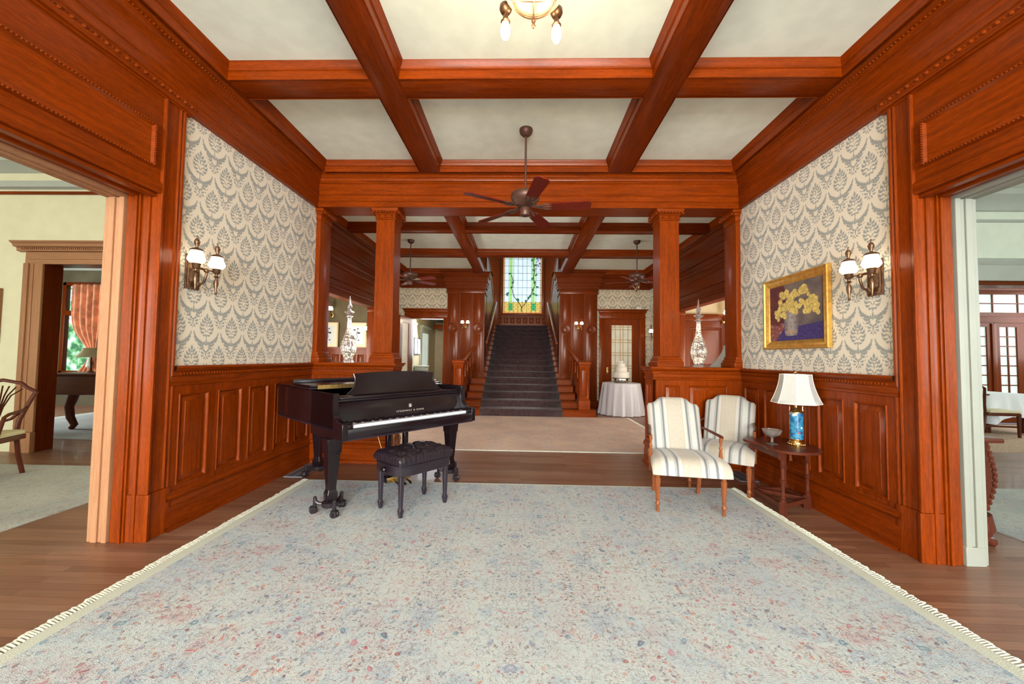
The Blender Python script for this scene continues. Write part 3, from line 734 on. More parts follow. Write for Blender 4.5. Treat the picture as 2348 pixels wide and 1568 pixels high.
# stairwell shell
m = MB()
m.box(-3.3, -3.2, 8.35, 15.5, ZC+.1, 6.4); m.box(3.2, 3.3, 8.35, 15.5, ZC+.1, 6.4); m.box(-3.3, 3.3, 8.3, 8.35, ZC+.1, 6.4)
struct('wall_stairwell', m, 'plaster', smooth=0)
H_, D_, Y0 = .1535, .35, 8.57
YL_ = Y0+15*D_; ZL = 16*H_                       # landing
m = MB()
WX0, WX1, WZ0, WZ1 = -.76, .78, 3.07, 5.75
m.box(-3.3, WX0, 15.2, 15.35, 2.2, 6.4); m.box(WX1, 3.3, 15.2, 15.35, 2.2, 6.4); m.box(WX0, WX1, 15.2, 15.35, 2.2, WZ0); m.box(WX0, WX1, 15.2, 15.35, WZ1, 6.4)
struct('wall_landing', m, 'oakdark_z', smooth=0)
m = MB(); m.T = frame_T((1.4, 15.2, 0), -1, 0)
panelled(m, 2.8, ZL, 3.0, [(.42+i*.253, .60+i*.253, ZL+.2, ZL+.42) for i in range(8)], .03)
m.bbox(0, .5, .0, .07, ZL, 6.2, .01); m.bbox(2.3, 2.8, .0, .07, ZL, 6.2, .01); m.bbox(.45, 2.35, 0, .10, 2.98, 3.04, .01)
m.bbox(.5, .62, .0, .05, 3.04, 6, .01); m.bbox(2.18, 2.3, .0, .05, 3.04, 6, .01)
struct('trim', m, 'oakdark_z')

# ---------------------------------------------------------------- stained glass window
def quad(m, pts, y): m.add([(x, y, z) for x, z in pts], [tuple(range(len(pts)))])
W = thing('stained_glass_window', 'tall leaded stained glass window with green vines and amber base above the stair landing', 'window', (0, 15.24, 0))
m = MB(); m.box(WX0, WX1, 0, .012, WZ0, WZ1); m.build('glass_field', 'glass_white', W, smooth=0)
m = MB(); m.box(WX0, WX1, -.004, 0, WZ0, WZ0+.44); m.build('amber_base', 'glass_amber', W, smooth=0)
m = MB(); m.box(WX0, WX0+.05, -.006, 0, WZ0, WZ1); m.box(WX1-.05, WX1, -.006, 0, WZ0, WZ1); m.box(WX0, WX1, -.006, 0, WZ0, WZ0+.05); m.build('orange_border', 'glass_orange', W, smooth=0)
m = MB()
for x in (-.50, .40): m.box(x, x+.10, -.008, 0, WZ0+.44, WZ1)
m.build('lime_columns', 'glass_lime', W, smooth=0)
m = MB()
for x in (-.53, .38): m.box(x, x+.15, -.010, 0, WZ0+.10, WZ0+.40)
m.build('green_column_bases', 'glass_green', W, smooth=0)
m = MB()
def vine(pts, r=.013): m.tube([(x, -.014, z) for x, z in pts], r, 5)
vine([(-.03, 3.13), (-.02, 3.3), (-.12, 3.48), (-.30, 3.7), (-.38, 3.9), (-.42, 4.1), (-.36, 4.35), (-.44, 4.6)])
vine([(-.02, 3.3), (.10, 3.42), (.22, 3.6), (.34, 3.78), (.42, 4.0), (.52, 4.2), (.44, 4.5), (.50, 4.8), (.42, 5.1), (.50, 5.5)])
m.build('vine_stems', 'dark', W)
m = MB(); rnd = random.Random(3)
for x, z in ((-.15, 3.58), (-.18, 3.62), (-.6, 3.8), (-.57, 3.86), (-.42, 4.1), (-.38, 4.3), (-.5, 4.65), (.15, 3.55), (.25, 3.68), (.32, 3.75), (.45, 3.85), (.56, 3.8), (.42, 4.0), (.6, 4.12), (.5, 4.3), (.4, 4.45), (.55, 4.6), (.44, 4.8), (.52, 5.0), (.38, 5.2), (.6, 5.3)):
    a = rnd.random()*6; p = []
    for j in range(8):
        t = 2*PI*j/8; rr_ = .055*(1+.3*math.cos(2*t))*(1 if j % 2 else .8); p.append((x+rr_*math.cos(t+a), z+rr_*math.sin(t+a)))
    quad(m, p, -.018)
m.build('vine_leaves', 'glass_leaf', W, smooth=0)
m = MB()
for i in range(26):
    x, z = .52+rnd.random()*.2, 4.75+rnd.random()*.75
    m.ball((x, -.02, z), .026, 6, sy=.2)
m.build('grape_clusters', 'glass_purple', W)
m = MB()
for i in range(9): x = WX0+.05+i*(WX1-WX0-.1)/8; m.box(x-.005, x+.005, -.012, -.006, WZ0, WZ1)
for i in range(1, 10): z = WZ0+.44+i*.29; m.box(WX0, WX1, -.012, -.006, z-.005, z+.005)
for i in range(6): z = WZ0+.05+i*.078; m.box(WX0, WX1, -.014, -.006, z-.004, z+.004)
for j in range(5):
    for i in range(9):
        x = WX0+.1+i*.17+(j % 2)*.08
        if x < WX1: m.box(x-.004, x+.004, -.014, -.006, WZ0+.05+j*.078, WZ0+.128+j*.078)
m.build('lead_cames', 'lead', W, smooth=0)

# ---------------------------------------------------------------- staircase
ST = thing('staircase', 'wide oak staircase rising between two panelled piers to a landing', 'staircase', (0, 0, 0))
def half(n):   # half width of a step
    return 1.66 if n == 1 else (1.30 if n < 5 else 1.0)
for n in range(1, 17):
    m = MB(); y = Y0+(n-1)*D_; h = half(n); z = n*H_; yb = y+D_+.03 if n < 16 else 15.2
    if n == 16: h = 3.2
    if n > 4 and y < YR-.12: h = 1.28
    m.box(-h, h, y+.02, yb, z-H_-(0 if n > 1 else 0), z-.03); m.bbox(-h, h, y-.012, yb, z-.032, z, .008)
    o = m.build('step', 'oak_x', ST)
for s in (-1, 1):
    # string wall beside the flight, sloping with the returning upper flight
    m = MB(); m.prism([(YR+.4, 0), (YL_, 0), (YL_, 2.5), (YL_, 3.0), (YR+.4, 4.25), (YR+.4, 0), ][:-1], s*1.0, s*1.09, 'x'); 
    for i in range(7):
        y = YR+.48+i*.44; m.bbox(min(s*.985, s*1.0), max(s*.985, s*1.0), y, y+.34, (y-Y0)/D_*H_+.35, (y-Y0)/D_*H_+1.1, .004)
    m.build('string_wall', 'oakdark_z', ST)
    # wall handrail of the centre flight
    m = MB(); zz = lambda y: (y-Y0)/D_*H_+.98
    m.tube([(s*.93, y, zz(y)) for y in (YR-.1, YR+.8, 12, 13, YL_)], .032, 8); m.build('wall_handrail', 'polished', ST)
    # upper flight balustrade
    rz = lambda y: 3.30+(YL_-y)*.46
    m = MB(); m.tube([(s*1.04, YL_+.05, rz(YL_)-.35), (s*1.04, YL_, rz(YL_))]+[(s*1.04, y, rz(y)) for y in (13, 12, 11, YR+.2)], .04, 8); m.build('upper_handrail', 'polished', ST)
    for i in range(22):
        y = YR+.45+i*.152; m = MB(); zb = 3.0+(YL_-y)*.36-.03
        m.lathe([(.020, 0), (.020, .1), (.012, .13), (.018, .3), (.012, (rz(y)-zb)*.7), (.02, rz(y)-zb-.06), (.02, rz(y)-zb)], c=(s*1.04, y, zb), seg=8); m.build('baluster', 'oak_z', ST)
    m = MB(); m.T = TR(s*1.04, YL_+.1, ZL-.02)
    m.sq([(.07, 0), (.07, .2), (.06, .22), (.06, 1.1), (.075, 1.12), (.075, 1.16), (.04, 1.2), (.05, 1.26), (.01, 1.32)]); m.build('landing_newel', 'oak_z', ST)
    # foot newel
    nx, ny = s*1.415, Y0+.16
    m = MB(); m.T = TR(nx, ny, H_)
    m.sq([(.125, 0), (.125, .2), (.118, .22), (.108, .235), (.108, .93), (.112, .94), (.118, .96), (.118, .99), (.135, 1.01), (.14, 1.05), (.13, 1.075), (.125, 1.08)]); nw = m.build('newel_post', 'oak_z', ST, bevel=.004)
    m = MB(); m.T = TR(nx, ny-.109, H_)@Matrix.Rotation(PI, 4, 'Z')
    R = [[(-.075+o, h, .27+o), (.075-o, h, .27+o), (.075-o, h, .90-o), (-.075+o, h, .90-o)] for o, h in ((0, 0), (.004, .012), (.012, .010), (.016, -.002), (.024, .0))]
    m.rings(R, cap0=False); m.build('newel_panel', 'oak_z', nw).matrix_parent_inverse = Matrix.Identity(4)
    # low wall and sweeping rail between newel and pier
    m = MB()
    m.prism([(ny+.1, H_), (YR-.1, H_), (YR-.1, 1.25), (YR-.5, 1.02), (ny+.6, .72), (ny+.1, .68)], s*1.34, s*1.47, 'x')
    m.build('side_wall', 'oak_z', ST, bevel=.006)
    m = MB(); P = []
    for t in range(13):
        q = t/12; y = ny+.1+q*(YR-.22-ny); z = 1.02+(.02 if q < .15 else 0)+.62*max(0, q-.1)**1.1; x = s*(1.41-.28*max(0, q-.3)**1.5)
        P.append((x, y, z))
    m.tube(P, .055, 10, flat=.8); m.build('volute_handrail', 'polished', ST)
    for i in range(7):
        q = .08+i*.14; y = ny+.1+q*(YR-.22-ny); m = MB(); zt = 1.02+.46*max(0, q-.1)**1.25-.03; x = s*(1.41-.28*max(0, q-.3)**1.5); zb = .66+.35*q*q
        m.lathe([(.022, 0), (.022, .08), (.012, .12), (.018, (zt-zb)*.5), (.012, (zt-zb)*.8), (.022, zt-zb)], c=(x, y, zb), seg=8); m.build('baluster', 'oak_z', ST)
# runner
m = MB(); prof = [(Y0-.018, 0.0)]
for n in range(1, 17):
    y = Y0+(n-1)*D_; z = n*H_
    prof += [(y+.012 if n > 1 else y+.0, z-H_+.012), (y-.004, z-.035), (y-.026, z-.026), (y-.028, z+.002), (y-.016, z+.010)]
prof += [(15.1, ZL+.01)]
R = []
for q, (y, z) in enumerate(prof):
    wd = .925
    R.append([(-wd, y, z), (-wd*.33, y, z), (wd*.33, y, z), (wd, y, z)])
m.rings(R, close=False, cap0=False, cap1=False)
tag(m.build('stair_runner', 'runner', smooth=20, solid=.008), 'dark plum carpet runner covering the middle of the oak stairs', 'carpet')

# ---------------------------------------------------------------- columns
CO = []
for cx, lab in ((-1.72, 'square oak column with beaded capital on left half wall, beside the piano'), (1.80, 'square oak column with beaded capital on right half wall, behind armchairs')):
    c = thing('column', lab, 'column', (cx, 4.825, 1.212), 0, 'square oak columns on the half walls')
    m = MB(); m.sq([(.160, 0), (.160, .055), (.150, .07), (.150, .085), (.138, .092), (.134, .11), (.128, .118), (.125, .13)], ky=.9); m.build('base', 'oak_x', c, bevel=.002)
    m = MB(); m.sq([(.118, .125), (.116, 1.80)], ky=1.06); m.build('shaft', 'oak_z', c, bevel=.003)
    m = MB(); m.sq([(.120, 1.79), (.130, 1.80), (.130, 1.812), (.122, 1.82), (.122, 1.855), (.135, 1.862), (.142, 1.875), (.155, 1.89), (.162, 1.905), (.162, 1.925), (.168, 1.93)], ky=1.05); m.build('capital', 'oak_x', c, bevel=.002)
    cp = c.children[-1]
    for k in (-1, 1):
        for ax in (0, 1):
            mm = MB(); r_ = .163
            if ax: beads(mm, (-.15, k*.172, 1.880), (.15, k*.172, 1.880), .042, .0165, seg=8)
            else: beads(mm, (k*.163, -.16, 1.880), (k*.163, .16, 1.880), .042, .0165, seg=8)
            mm.build('bead_row', 'oak_x', cp)
    m = MB()
    for x in (-.08, 0, .08):
        for k in range(6): m.ball((x+.016*math.cos(k*PI/3), -.131, 1.838+.012*math.sin(k*PI/3)), .007, 6)
        m.ball((x, -.133, 1.838), .006, 6)
    m.build('rosettes', 'oak_x', cp)
for sx, x0, lab in ((1, XL, 'slim oak pilaster ending the wallpapered left wall'), (-1, XR, 'slim oak pilaster ending the wallpapered right wall')):
    c = thing('pilaster', lab, 'pilaster', (x0, 4.84, 1.212), 0)
    def P_(a, b, z0, z1, y=.135, nm='shaft'):
        m = MB(); m.bbox(min(sx*a, sx*b), max(sx*a, sx*b), -y, y, z0, z1, .003); return m.build(nm, 'oak_z', c)
    P_(0, .055, .1, 1.82); 
    m = MB(); 
    for a, y, z0, z1 in ((.10, .16, 0, .06), (.085, .15, .06, .09), (.07, .142, .09, .13)): m.bbox(min(0, sx*a), max(0, sx*a), -y, y, z0, z1, .004)
    m.build('base', 'oak_x', c)
    m = MB()
    for a, y, z0, z1 in ((.066, .145, 1.79, 1.812), (.06, .14, 1.81, 1.865), (.08, .155, 1.865, 1.895), (.10, .17, 1.895, 1.93)): m.bbox(min(0, sx*a), max(0, sx*a), -y, y, z0, z1, .004)
    beads(m, (sx*.105, -.16, 1.878), (sx*.105, .16, 1.876), .042, .0165, seg=8); m.build('capital', 'oak_x', c)
# ================================================================ OBJECTS
# ---------------------------------------------------------------- grand piano (local x along the keyboard, y towards the tail)
PX, PY, PA = -1.393, 2.996, math.radians(50.66)
P = thing('grand_piano', 'black grand piano with closed lid, raised music desk and brass wheeled feet', 'piano', (PX, PY, 0), PA)
W_ = 1.434
outline = [(0, .17), (0, 1.30), (.02, 1.44), (.09, 1.58), (.21, 1.665), (.36, 1.69), (.52, 1.66), (.64, 1.57), (.73, 1.44), (.82, 1.27), (.93, 1.10), (1.08, .95), (1.24, .84), (1.36, .74), (1.42, .62), (W_, .46), (W_, .17)]
def offs(poly, d):
    n = len(poly); out = []
    for i in range(n):
        a = Vector(poly[i-1]); b = Vector(poly[i]); c = Vector(poly[(i+1) % n])
        n0 = Vector(((b-a).y, -(b-a).x)).normalized(); n1 = Vector(((c-b).y, -(c-b).x)).normalized(); q = (n0+n1).normalized(); q /= max(.5, q.dot(n0))
        out.append((b.x+q.x*d, b.y+q.y*d))
    return out
def smooth_poly(p, lock=2):
    out = []
    for i in range(len(p)-1):
        a, b, c, d = p[max(i-1, 0)], p[i], p[i+1], p[min(i+2, len(p)-1)]
        if i < 1 or i >= len(p)-2: out.append(b); continue
        for k in range(4):
            t = k/4
            out.append(tuple(.5*((2*b[j])+(-a[j]+c[j])*t+(2*a[j]-5*b[j]+4*c[j]-d[j])*t*t+(-a[j]+3*b[j]-3*c[j]+d[j])*t**3) for j in (0, 1)))
    out.append(p[-1]); return out
OS = smooth_poly(outline)
m = MB(); inner = offs(OS[::-1], -.05)[::-1] if False else None
def rim(m, z0, z1, t=.045):
    n = len(OS); inn = []
    for i in range(n):
        a = Vector(OS[max(i-1, 0)]); b = Vector(OS[i]); c = Vector(OS[min(i+1, n-1)]); d = (c-a).normalized(); nn = Vector((d.y, -d.x)); inn.append((b.x+nn.x*t, b.y+nn.y*t))
    for (pts, flip) in ((OS, 0), (inn, 1)):
        m.rings([[(x, y, z0) for x, y in pts], [(x, y, z1) for x, y in pts]], close=False, cap0=False, cap1=False)
    for z in (z0, z1): m.rings([[(x, y, z) for x, y in OS], [(x, y, z) for x, y in inn]], close=False, cap0=False, cap1=False)
    for i in (0, n-1): m.add([(*OS[i], z0), (*inn[i], z0), (*inn[i], z1), (*OS[i], z1)], [(0, 1, 2, 3)])
rim(m, .69, .985); m.build('rim', 'ebony', P, smooth=40)
m = MB(); m.prism(offs(OS, .0), .68, .70); m.build('case_bottom', 'ebony_satin', P)
arm = [(0, .625), (.0, .752), (.015, .760), (.075, .762), (.115, .775), (.155, .805), (.182, .845), (.190, .88), (.184, .92), (.176, .955), (.172, .985), (.6, .985), (.6, .61), (.3, .61)]
for x0 in (0, W_-.048):
    m = MB(); m.prism([(y, z) for y, z in arm], x0, x0+.048, 'x'); m.build('arm', 'ebony', P, bevel=.003)
m = MB(); m.box(.02, W_-.02, .02, .62, .615, .69); m.build('keybed', 'ebony_satin', P)
m = MB(); m.bbox(.046, W_-.046, .0, .035, .630, .712, .004); m.build('keyslip', 'ebony', P)
for x0 in (.048, W_-.098):
    m = MB(); m.bbox(x0, x0+.05, .02, .19, .69, .745, .006); m.build('key_block', 'ebony', P)
KX0, KW = .100, (W_-.200)/52
for i in range(52):
    m = MB(); m.box(KX0+i*KW+.0005, KX0+(i+1)*KW-.0005, .036, .185, .712, .736); m.build('white_key', 'ivory', P, smooth=0)
for i in range(51):
    if (i % 7) in (1, 4): continue
    m = MB(); xc = KX0+(i+1)*KW; m.prism([(.085, .735), (.092, .749), (.185, .749), (.185, .735)], xc-.0055, xc+.0055, 'x'); m.build('black_key', 'ebony', P, smooth=0)
m = MB(); m.prism([(.185, .70), (.190, .735), (.212, .88), (.222, .905), (.236, .905), (.236, .70)], .05, W_-.05, 'x'); fb = m.build('fallboard', 'ebony', P)
m = MB(); m.bbox(.05, W_-.05, .190, .30, .912, .926, .004); m.bbox(.07, W_-.07, .215, .40, .926, .948, .004); m.build('front_shelf', 'ebony', P)
# lettering and lyre emblem on the fallboard
cu = bpy.data.curves.new('lettering', 'FONT'); cu.body = 'STEINWAY & SONS'; cu.size = .030; cu.align_x = 'CENTER'; cu.extrude = .0004; cu.space_character = 1.25
to = bpy.data.objects.new('lettering_curve', cu); COL.objects.link(to); bpy.context.view_layer.update()
me = bpy.data.meshes.new_from_object(to); bpy.data.objects.remove(to)
me.materials.clear(); me.materials.append(MATS['letter_gold'])
tilt = math.atan2(.212-.190, .88-.735)
lo = bpy.data.objects.new('lettering', me); COL.objects.link(lo); lo.parent = fb; lo['label'] = 'gold capital letters'
lo.matrix_local = TR(.757, .1940, .773) @ Matrix.Rotation(PI/2-tilt, 4, 'X') @ Matrix.Diagonal((1, .75, 1, 1))
m = MB(); m.T = TR(.757, .2015, .825) @ Matrix.Rotation(-tilt, 4, 'X')
for s in (-1, 1): m.tube([(s*.004, 0, -.012), (s*.014, 0, -.006), (s*.013, 0, .006), (s*.008, 0, .012), (s*.014, 0, .017)], .0018, 5)
for x in (-.004, 0, .004): m.tube([(x, 0, -.01), (x, 0, .012)], .0008, 4)
m.box(-.011, .011, -.001, .001, -.016, -.012); m.ball((0, 0, .019), .003, 6); m.build('emblem', 'letter_gold', fb)
# inside: plate, pins, damping felt
m = MB(); m.box(.05, W_-.05, .40, .66, .86, .90); m.build('pin_block', 'dark', P, smooth=0)
m = MB(); m.bbox(.055, W_-.055, .50, .60, .895, .905, .004)
m.build('cast_plate', 'gold_plate', P)
# lid, folded front flap, music desk
lid = offs(OS, .0); lid = [(x+(.012 if x > .7 else -.012), y) for x, y in lid if y > .61]
lid = [(-.012, .61)]+lid+[(W_+.010, .61)]
m = MB(); m.prism(lid, .990, 1.006); L_ = m.build('lid', 'ebony', P, bevel=.003)
m = MB(); m.bbox(.0, W_-.006, .622, 1.02, 1.010, 1.028, .004); m.bbox(.0, W_-.006, 1.02, 1.042, 1.008, 1.062, .004); m.build('lid_flap', 'ebony', P)
m = MB(); m.box(.055, W_-.055, .604, .6095, .991, 1.028); hg = m.build('hinge', 'gold_plate', P, smooth=0)
m = MB()
for i in range(22):
    for k in (0, 1): m.ball((.10+i*.058+.012*(i % 3), .603, 1.001+k*.018), .0035, 6)
m.build('hinge_screws', 'brass', hg)
m = MB(); m.T = TR(0, .36, .948)@Matrix.Rotation(-.22, 4, 'X')
cx = .727; prof = [(.520, 0), (.512, .012), (.478, .035), (.452, .07), (.440, .11), (.436, .15), (.444, .178), (.446, .19)]
poly = [(cx+x, z) for x, z in prof]+[(cx+.25, .203), (cx, .208), (cx-.25, .203)]+[(cx-x, z) for x, z in reversed(prof)]
m.prism(poly, 0, .014, 'y'); dk = m.build('music_desk', 'ebony', P, bevel=.002)
m = MB(); m.T = TR(0, .36, .948)@Matrix.Rotation(-.22, 4, 'X')
for s in (-1, 1): m.tube([(cx+s*x, -.002, z) for x, z in prof], .007, 6)
m.build('edge_moulding', 'ebony', dk)
# legs on wheeled trucks
def piano_leg(x, y, rot):
    lg = MB(); lg.T = TR(x, y, 0)@RZ(rot)
    lg.sq([(.032, .100), (.041, .118), (.041, .165), (.033, .190), (.031, .205), (.049, .475), (.050, .49), (.056, .50), (.058, .55), (.066, .615)])
    o = lg.build('leg', 'ebony', P, bevel=.003)
    t = MB(); t.T = TR(x, y, 0)
    t.lathe([(.03, .060), (.062, .060), (.066, .07), (.066, .095), (.03, .105)], seg=20)
    for k in range(3):
        a = rot+math.radians(20)+k*2*PI/3; c_, s_ = math.cos(a), math.sin(a)
        t.tube([(c_*.05, s_*.05, .078), (c_*.09, s_*.09, .082), (c_*.115, s_*.115, .10), (c_*.12, s_*.12, .125)], .016, 8)
        t.lathe([(.012, .05), (.016, .06), (.014, .135), (.01, .14)], c=(c_*.12, s_*.12, 0), seg=8)
    tr = t.build('truck', 'iron', o)
    for k in range(3):
        a = rot+math.radians(20)+k*2*PI/3; c_, s_ = math.cos(a), math.sin(a)
        w_ = MB(); w_.T = TR(x+c_*.130, y+s_*.130, 0)@RZ(a+.5)
        w_.lathe([(.004, -.024), (.026, -.024), (.030, -.018), (.030, -.006), (.026, -.003), (.026, .003), (.030, .006), (.030, .018), (.026, .024), (.004, .024)], c=(0, 0, .0315), seg=18, ax='y')
        w_.lathe([(.030, .050), (.030, .058), (.016, .066)], seg=14)
        w_.box(-.012, .012, -.030, -.025, .02, .055); w_.box(-.012, .012, .025, .030, .02, .055)
        w_.build('caster', 'iron', o)
piano_leg(.035, .245, 0); piano_leg(1.31, .25, 0); piano_leg(.40, 1.37, .6)
m = MB()
for x in (.64, .83): m.sq([(.022, .11), (.022, .60)], c=(x, .38, 0)); 
m.bbox(.60, .87, .33, .43, .085, .14, .006); m.bbox(.62, .85, .34, .42, .55, .62, .006); ly = m.build('lyre', 'ebony', P, bevel=.002)
m = MB()
for x in (.70, .77): m.tube([(x, .38, .13), (x, .38, .58)], .005, 6)
m.tube([(.66, .39, .16), (.62, .60, .60)], .005, 6); m.tube([(.81, .39, .16), (.86, .60, .60)], .005, 6); m.build('rods', 'brass', ly)
m = MB(); m.bbox(.605, .865, .325, .335, .085, .135, .002); m.build('brass_trim', 'brass', ly)
for x in (.675, .735, .795):
    m = MB(); m.tube([(x, .34, .095), (x, .29, .098), (x, .24, .088), (x, .21, .070)], lambda t: .009+.006*t, 8, flat=.4); m.build('pedal', 'brass', ly)

# ---------------------------------------------------------------- piano bench
cb_, sb_ = math.cos(PA), math.sin(PA)
bx, by = PX+.582*cb_-(-.13)*sb_, PY+.582*sb_+(-.13)*cb_
B = thing('piano_bench', 'black tufted leather piano bench with side height knobs', 'bench', (bx, by, .009), PA)
for x in (-.225, .225):
    for y in (-.15, .15):
        m = MB(); m.sq([(.012, 0), (.012, .006), (.018, .045), (.019, .055), (.015, .068), (.013, .078), (.0195, .34)], c=(x, y, 0)); m.build('leg', 'ebony_satin', B, bevel=.002)
def superring(hx, hy, z, n=40, p=5):
    R = []
    for j in range(n):
        a = 2*PI*j/n; c_, s_ = math.cos(a), math.sin(a); k = (abs(c_)**p+abs(s_)**p)**(-1/p); R.append((hx*c_*k, hy*s_*k, z))
    return R
m = MB(); m.rings([superring(.260, .185, .325), superring(.276, .203, .33), superring(.280, .207, .335), superring(.280, .207, .395), superring(.284, .211, .40), superring(.284, .211, .41), superring(.27, .195, .415)]); m.build('apron', 'leather', B)
def cush(u, v):
    x, y = (u*2-1), (v*2-1)
    e_ = (max(0, 1-abs(x)**11)*max(0, 1-abs(y)**9))**.5
    z = .415+.098*e_
    for i in range(4):
        for j in range(3):
            if (i+j) % 2 and False: continue
            bx_, by_ = (-.75+.5*i)*.264, (-.62+.62*j)*.197
            d2 = ((x*.264-bx_)**2+(y*.197-by_)**2)/.0009
            z -= .030*e_*math.exp(-d2)
    # pleats between the buttons and down the sides
    for q_ in (x*.264/.132+.5*(y*.197/.122), x*.264/.132-.5*(y*.197/.122)):
        z -= .010*e_*math.exp(-((q_+.5-math.floor(q_+.5)-.5)/.07)**2)
    b_ = 1+.006*math.sin(x*46+2*math.sin(x*5))*(1 if abs(y) > .93 else 0)+.006*math.sin(y*34)*(1 if abs(x) > .93 else 0)
    b_ *= .935+.065*min(1, e_*2.2); return (x*.285*b_, y*.212*b_, z-.002)
m = MB(); m.grid(cush, 64, 48); cu_ = m.build('cushion', 'leather', B, smooth=60)
m = MB()
for i in range(4):
    for j in range(3): m.ball(((-.75+.5*i)*.264, (-.62+.62*j)*.197, .485), .007, 8, sz=.5)
m.build('buttons', 'leather', cu_)
for s in (-1, 1):
    m = MB(); m.lathe([(.008, 0), (.008, .018), (.024, .020), (.027, .026), (.027, .036), (.022, .042), (.004, .044)], c=(0, 0, 0), seg=18, ax='x')
    m.v = [(s*(.278+x), y-.02, z+.372) for x, y, z in m.v]; m.build('knob', 'ebony', B)

# ---------------------------------------------------------------- armchairs
def turned_leg(m, h, r=.024):
    m.lathe([(r*.62, 0), (r*.66, .012), (r*.60, .05), (r*.95, .058), (r*.95, .068), (r*.66, .078), (r*.60, .098), (r*.80, .104)], seg=16)
    m.lathe([(r*.62, .104), (r*1.06, h-.06), (r*1.02, h-.045)], seg=40, flute=10, fa=.07)
    m.lathe([(r*.85, h-.045), (r*1.0, h-.04), (r*.8, h-.03), (r*1.05, h-.02), (r*1.05, h)], seg=16)
def armchair(label):
    A = thing('armchair', label, 'chair', (0, 0, 0), 0, 'striped damask armchairs')
    for s in (-1, 1):
        m = MB(); m.T = TR(s*.262, -.245, 0); turned_leg(m, .330, .0215); m.build('leg', 'chairwood', A, smooth=45)
        m = MB()
        m.rings([[(s*.205+a*w_, y+b*w_, z) for a, b in ((-1, -1), (1, -1), (1, 1), (-1, 1))] for z, y, w_ in ((0, .285, .014), (.12, .25, .017), (.30, .225, .021))]); m.build('leg', 'chairwood', A, bevel=.002)
    # seat: loaf shape, wider at the front
    def seat(u, v):
        a, t = u*2-1, v
        hw = .325-.075*t; y = -.315+.58*t
        bulge = (max(0, 1-abs(a)**5))**.45
        fr = min(1, (t/.16)) ; fr = math.sqrt(max(0, 1-(1-fr)**2))
        z = .31+ (.125*bulge*fr + .02*bulge*fr*math.sin(min(1, t*1.6)*PI)+.01*fr)
        return (hw*a*(1 if abs(a) < .999 else 1), y, z)
    m = MB(); R = []
    for i in range(27):
        t = i/26; hw = .322-.07*t; y = -.318+.60*t
        fr = math.sqrt(max(0, 1-(1-min(1, t/.17))**2)) if t < .17 else 1
        top = .335+.115*fr+.018*math.sin(min(1, t*1.3)*PI)-.02*max(0, t-.6)
        ring = []
        for j in range(28):
            an = 2*PI*j/28; c_, s_ = math.cos(an), math.sin(an); k = (abs(c_)**4+abs(s_)**4)**(-1/4)
            zc, hz = (.322+top)/2, (top-.322)/2
            zz = zc+hz*s_*k; xx = (hw-(.010*(1-fr)))*c_*k
            ring.append((xx, y, zz))
        R.append(ring)
    m.rings(R); m.build('seat', 'striped_damask', A, smooth=60)
    m = MB(); m.bbox(-.262, .262, -.265, .24, .305, .335, .006); m.build('seat_rail', 'chairwood', A)
    # camel back
    def back_top(a):
        q = abs(a); return .845+.062*(1/(1+math.exp((q-.60)*16)))-.012*max(0, q-.8)
    m = MB(); R = []; N = 30
    for i in range(25):
        a = -1+2*i/24; ring = []
        th = .048*(1-abs(a)**8)**.5+.006
        zt = back_top(a)-(.03*(max(0, abs(a)-.9)/.1)**2)
        for j in range(N):
            an = 2*PI*j/N; c_, s_ = math.cos(an), math.sin(an); k = (abs(c_)**6+abs(s_)**6)**(-1/6)
            z = .33+(zt-.33)*(.5+.5*s_*k); yy = th*c_*k
            hw = .237+.012*((z-.33)/.5)
            yy += .20+.20*((z-.33)/.5)-.018*(1-a*a)
            ring.append((a*hw, yy, z))
        R.append(ring)
    m.rings(R); m.build('backrest', 'striped_damask', A, smooth=60)
    for s in (-1, 1):
        m = MB(); pts = [(s*.245, .27, .640), (s*.268, .12, .632), (s*.292, 0, .622), (s*.302, -.07, .617), (s*.296, -.095, .610)]
        m.tube(pts, lambda t: .014+.006*math.sin(t*PI*.9), 10, flat=.6); ar = m.build('arm', 'walnut_x', A, smooth=60)
        m = MB(); m.T = TR(s*.292, -.075, .30)@Matrix.Rotation(.05, 4, 'X')
        m.lathe([(.015, 0), (.015, .06), (.018, .075), (.020, .09)], seg=14); m.lathe([(.014, .09), (.019, .13), (.010, .215)], seg=30, flute=8, fa=.07)
        m.lathe([(.015, .215), (.015, .225), (.009, .235), (.010, .265), (.015, .275), (.014, .312)], seg=14); m.build('arm_support', 'chairwood', ar, smooth=45)
    return A
a1 = armchair('front armchair in cream and grey striped damask, facing the camera on the rug')
a1.location = (1.475, 3.56, .009); a1.rotation_euler = (0, 0, -.155)
a2 = copy_tree(a1)
relabel(a2, (2.10, 4.07, 0), -.66, 'rear striped armchair turned beside the wall, partly behind the side table')

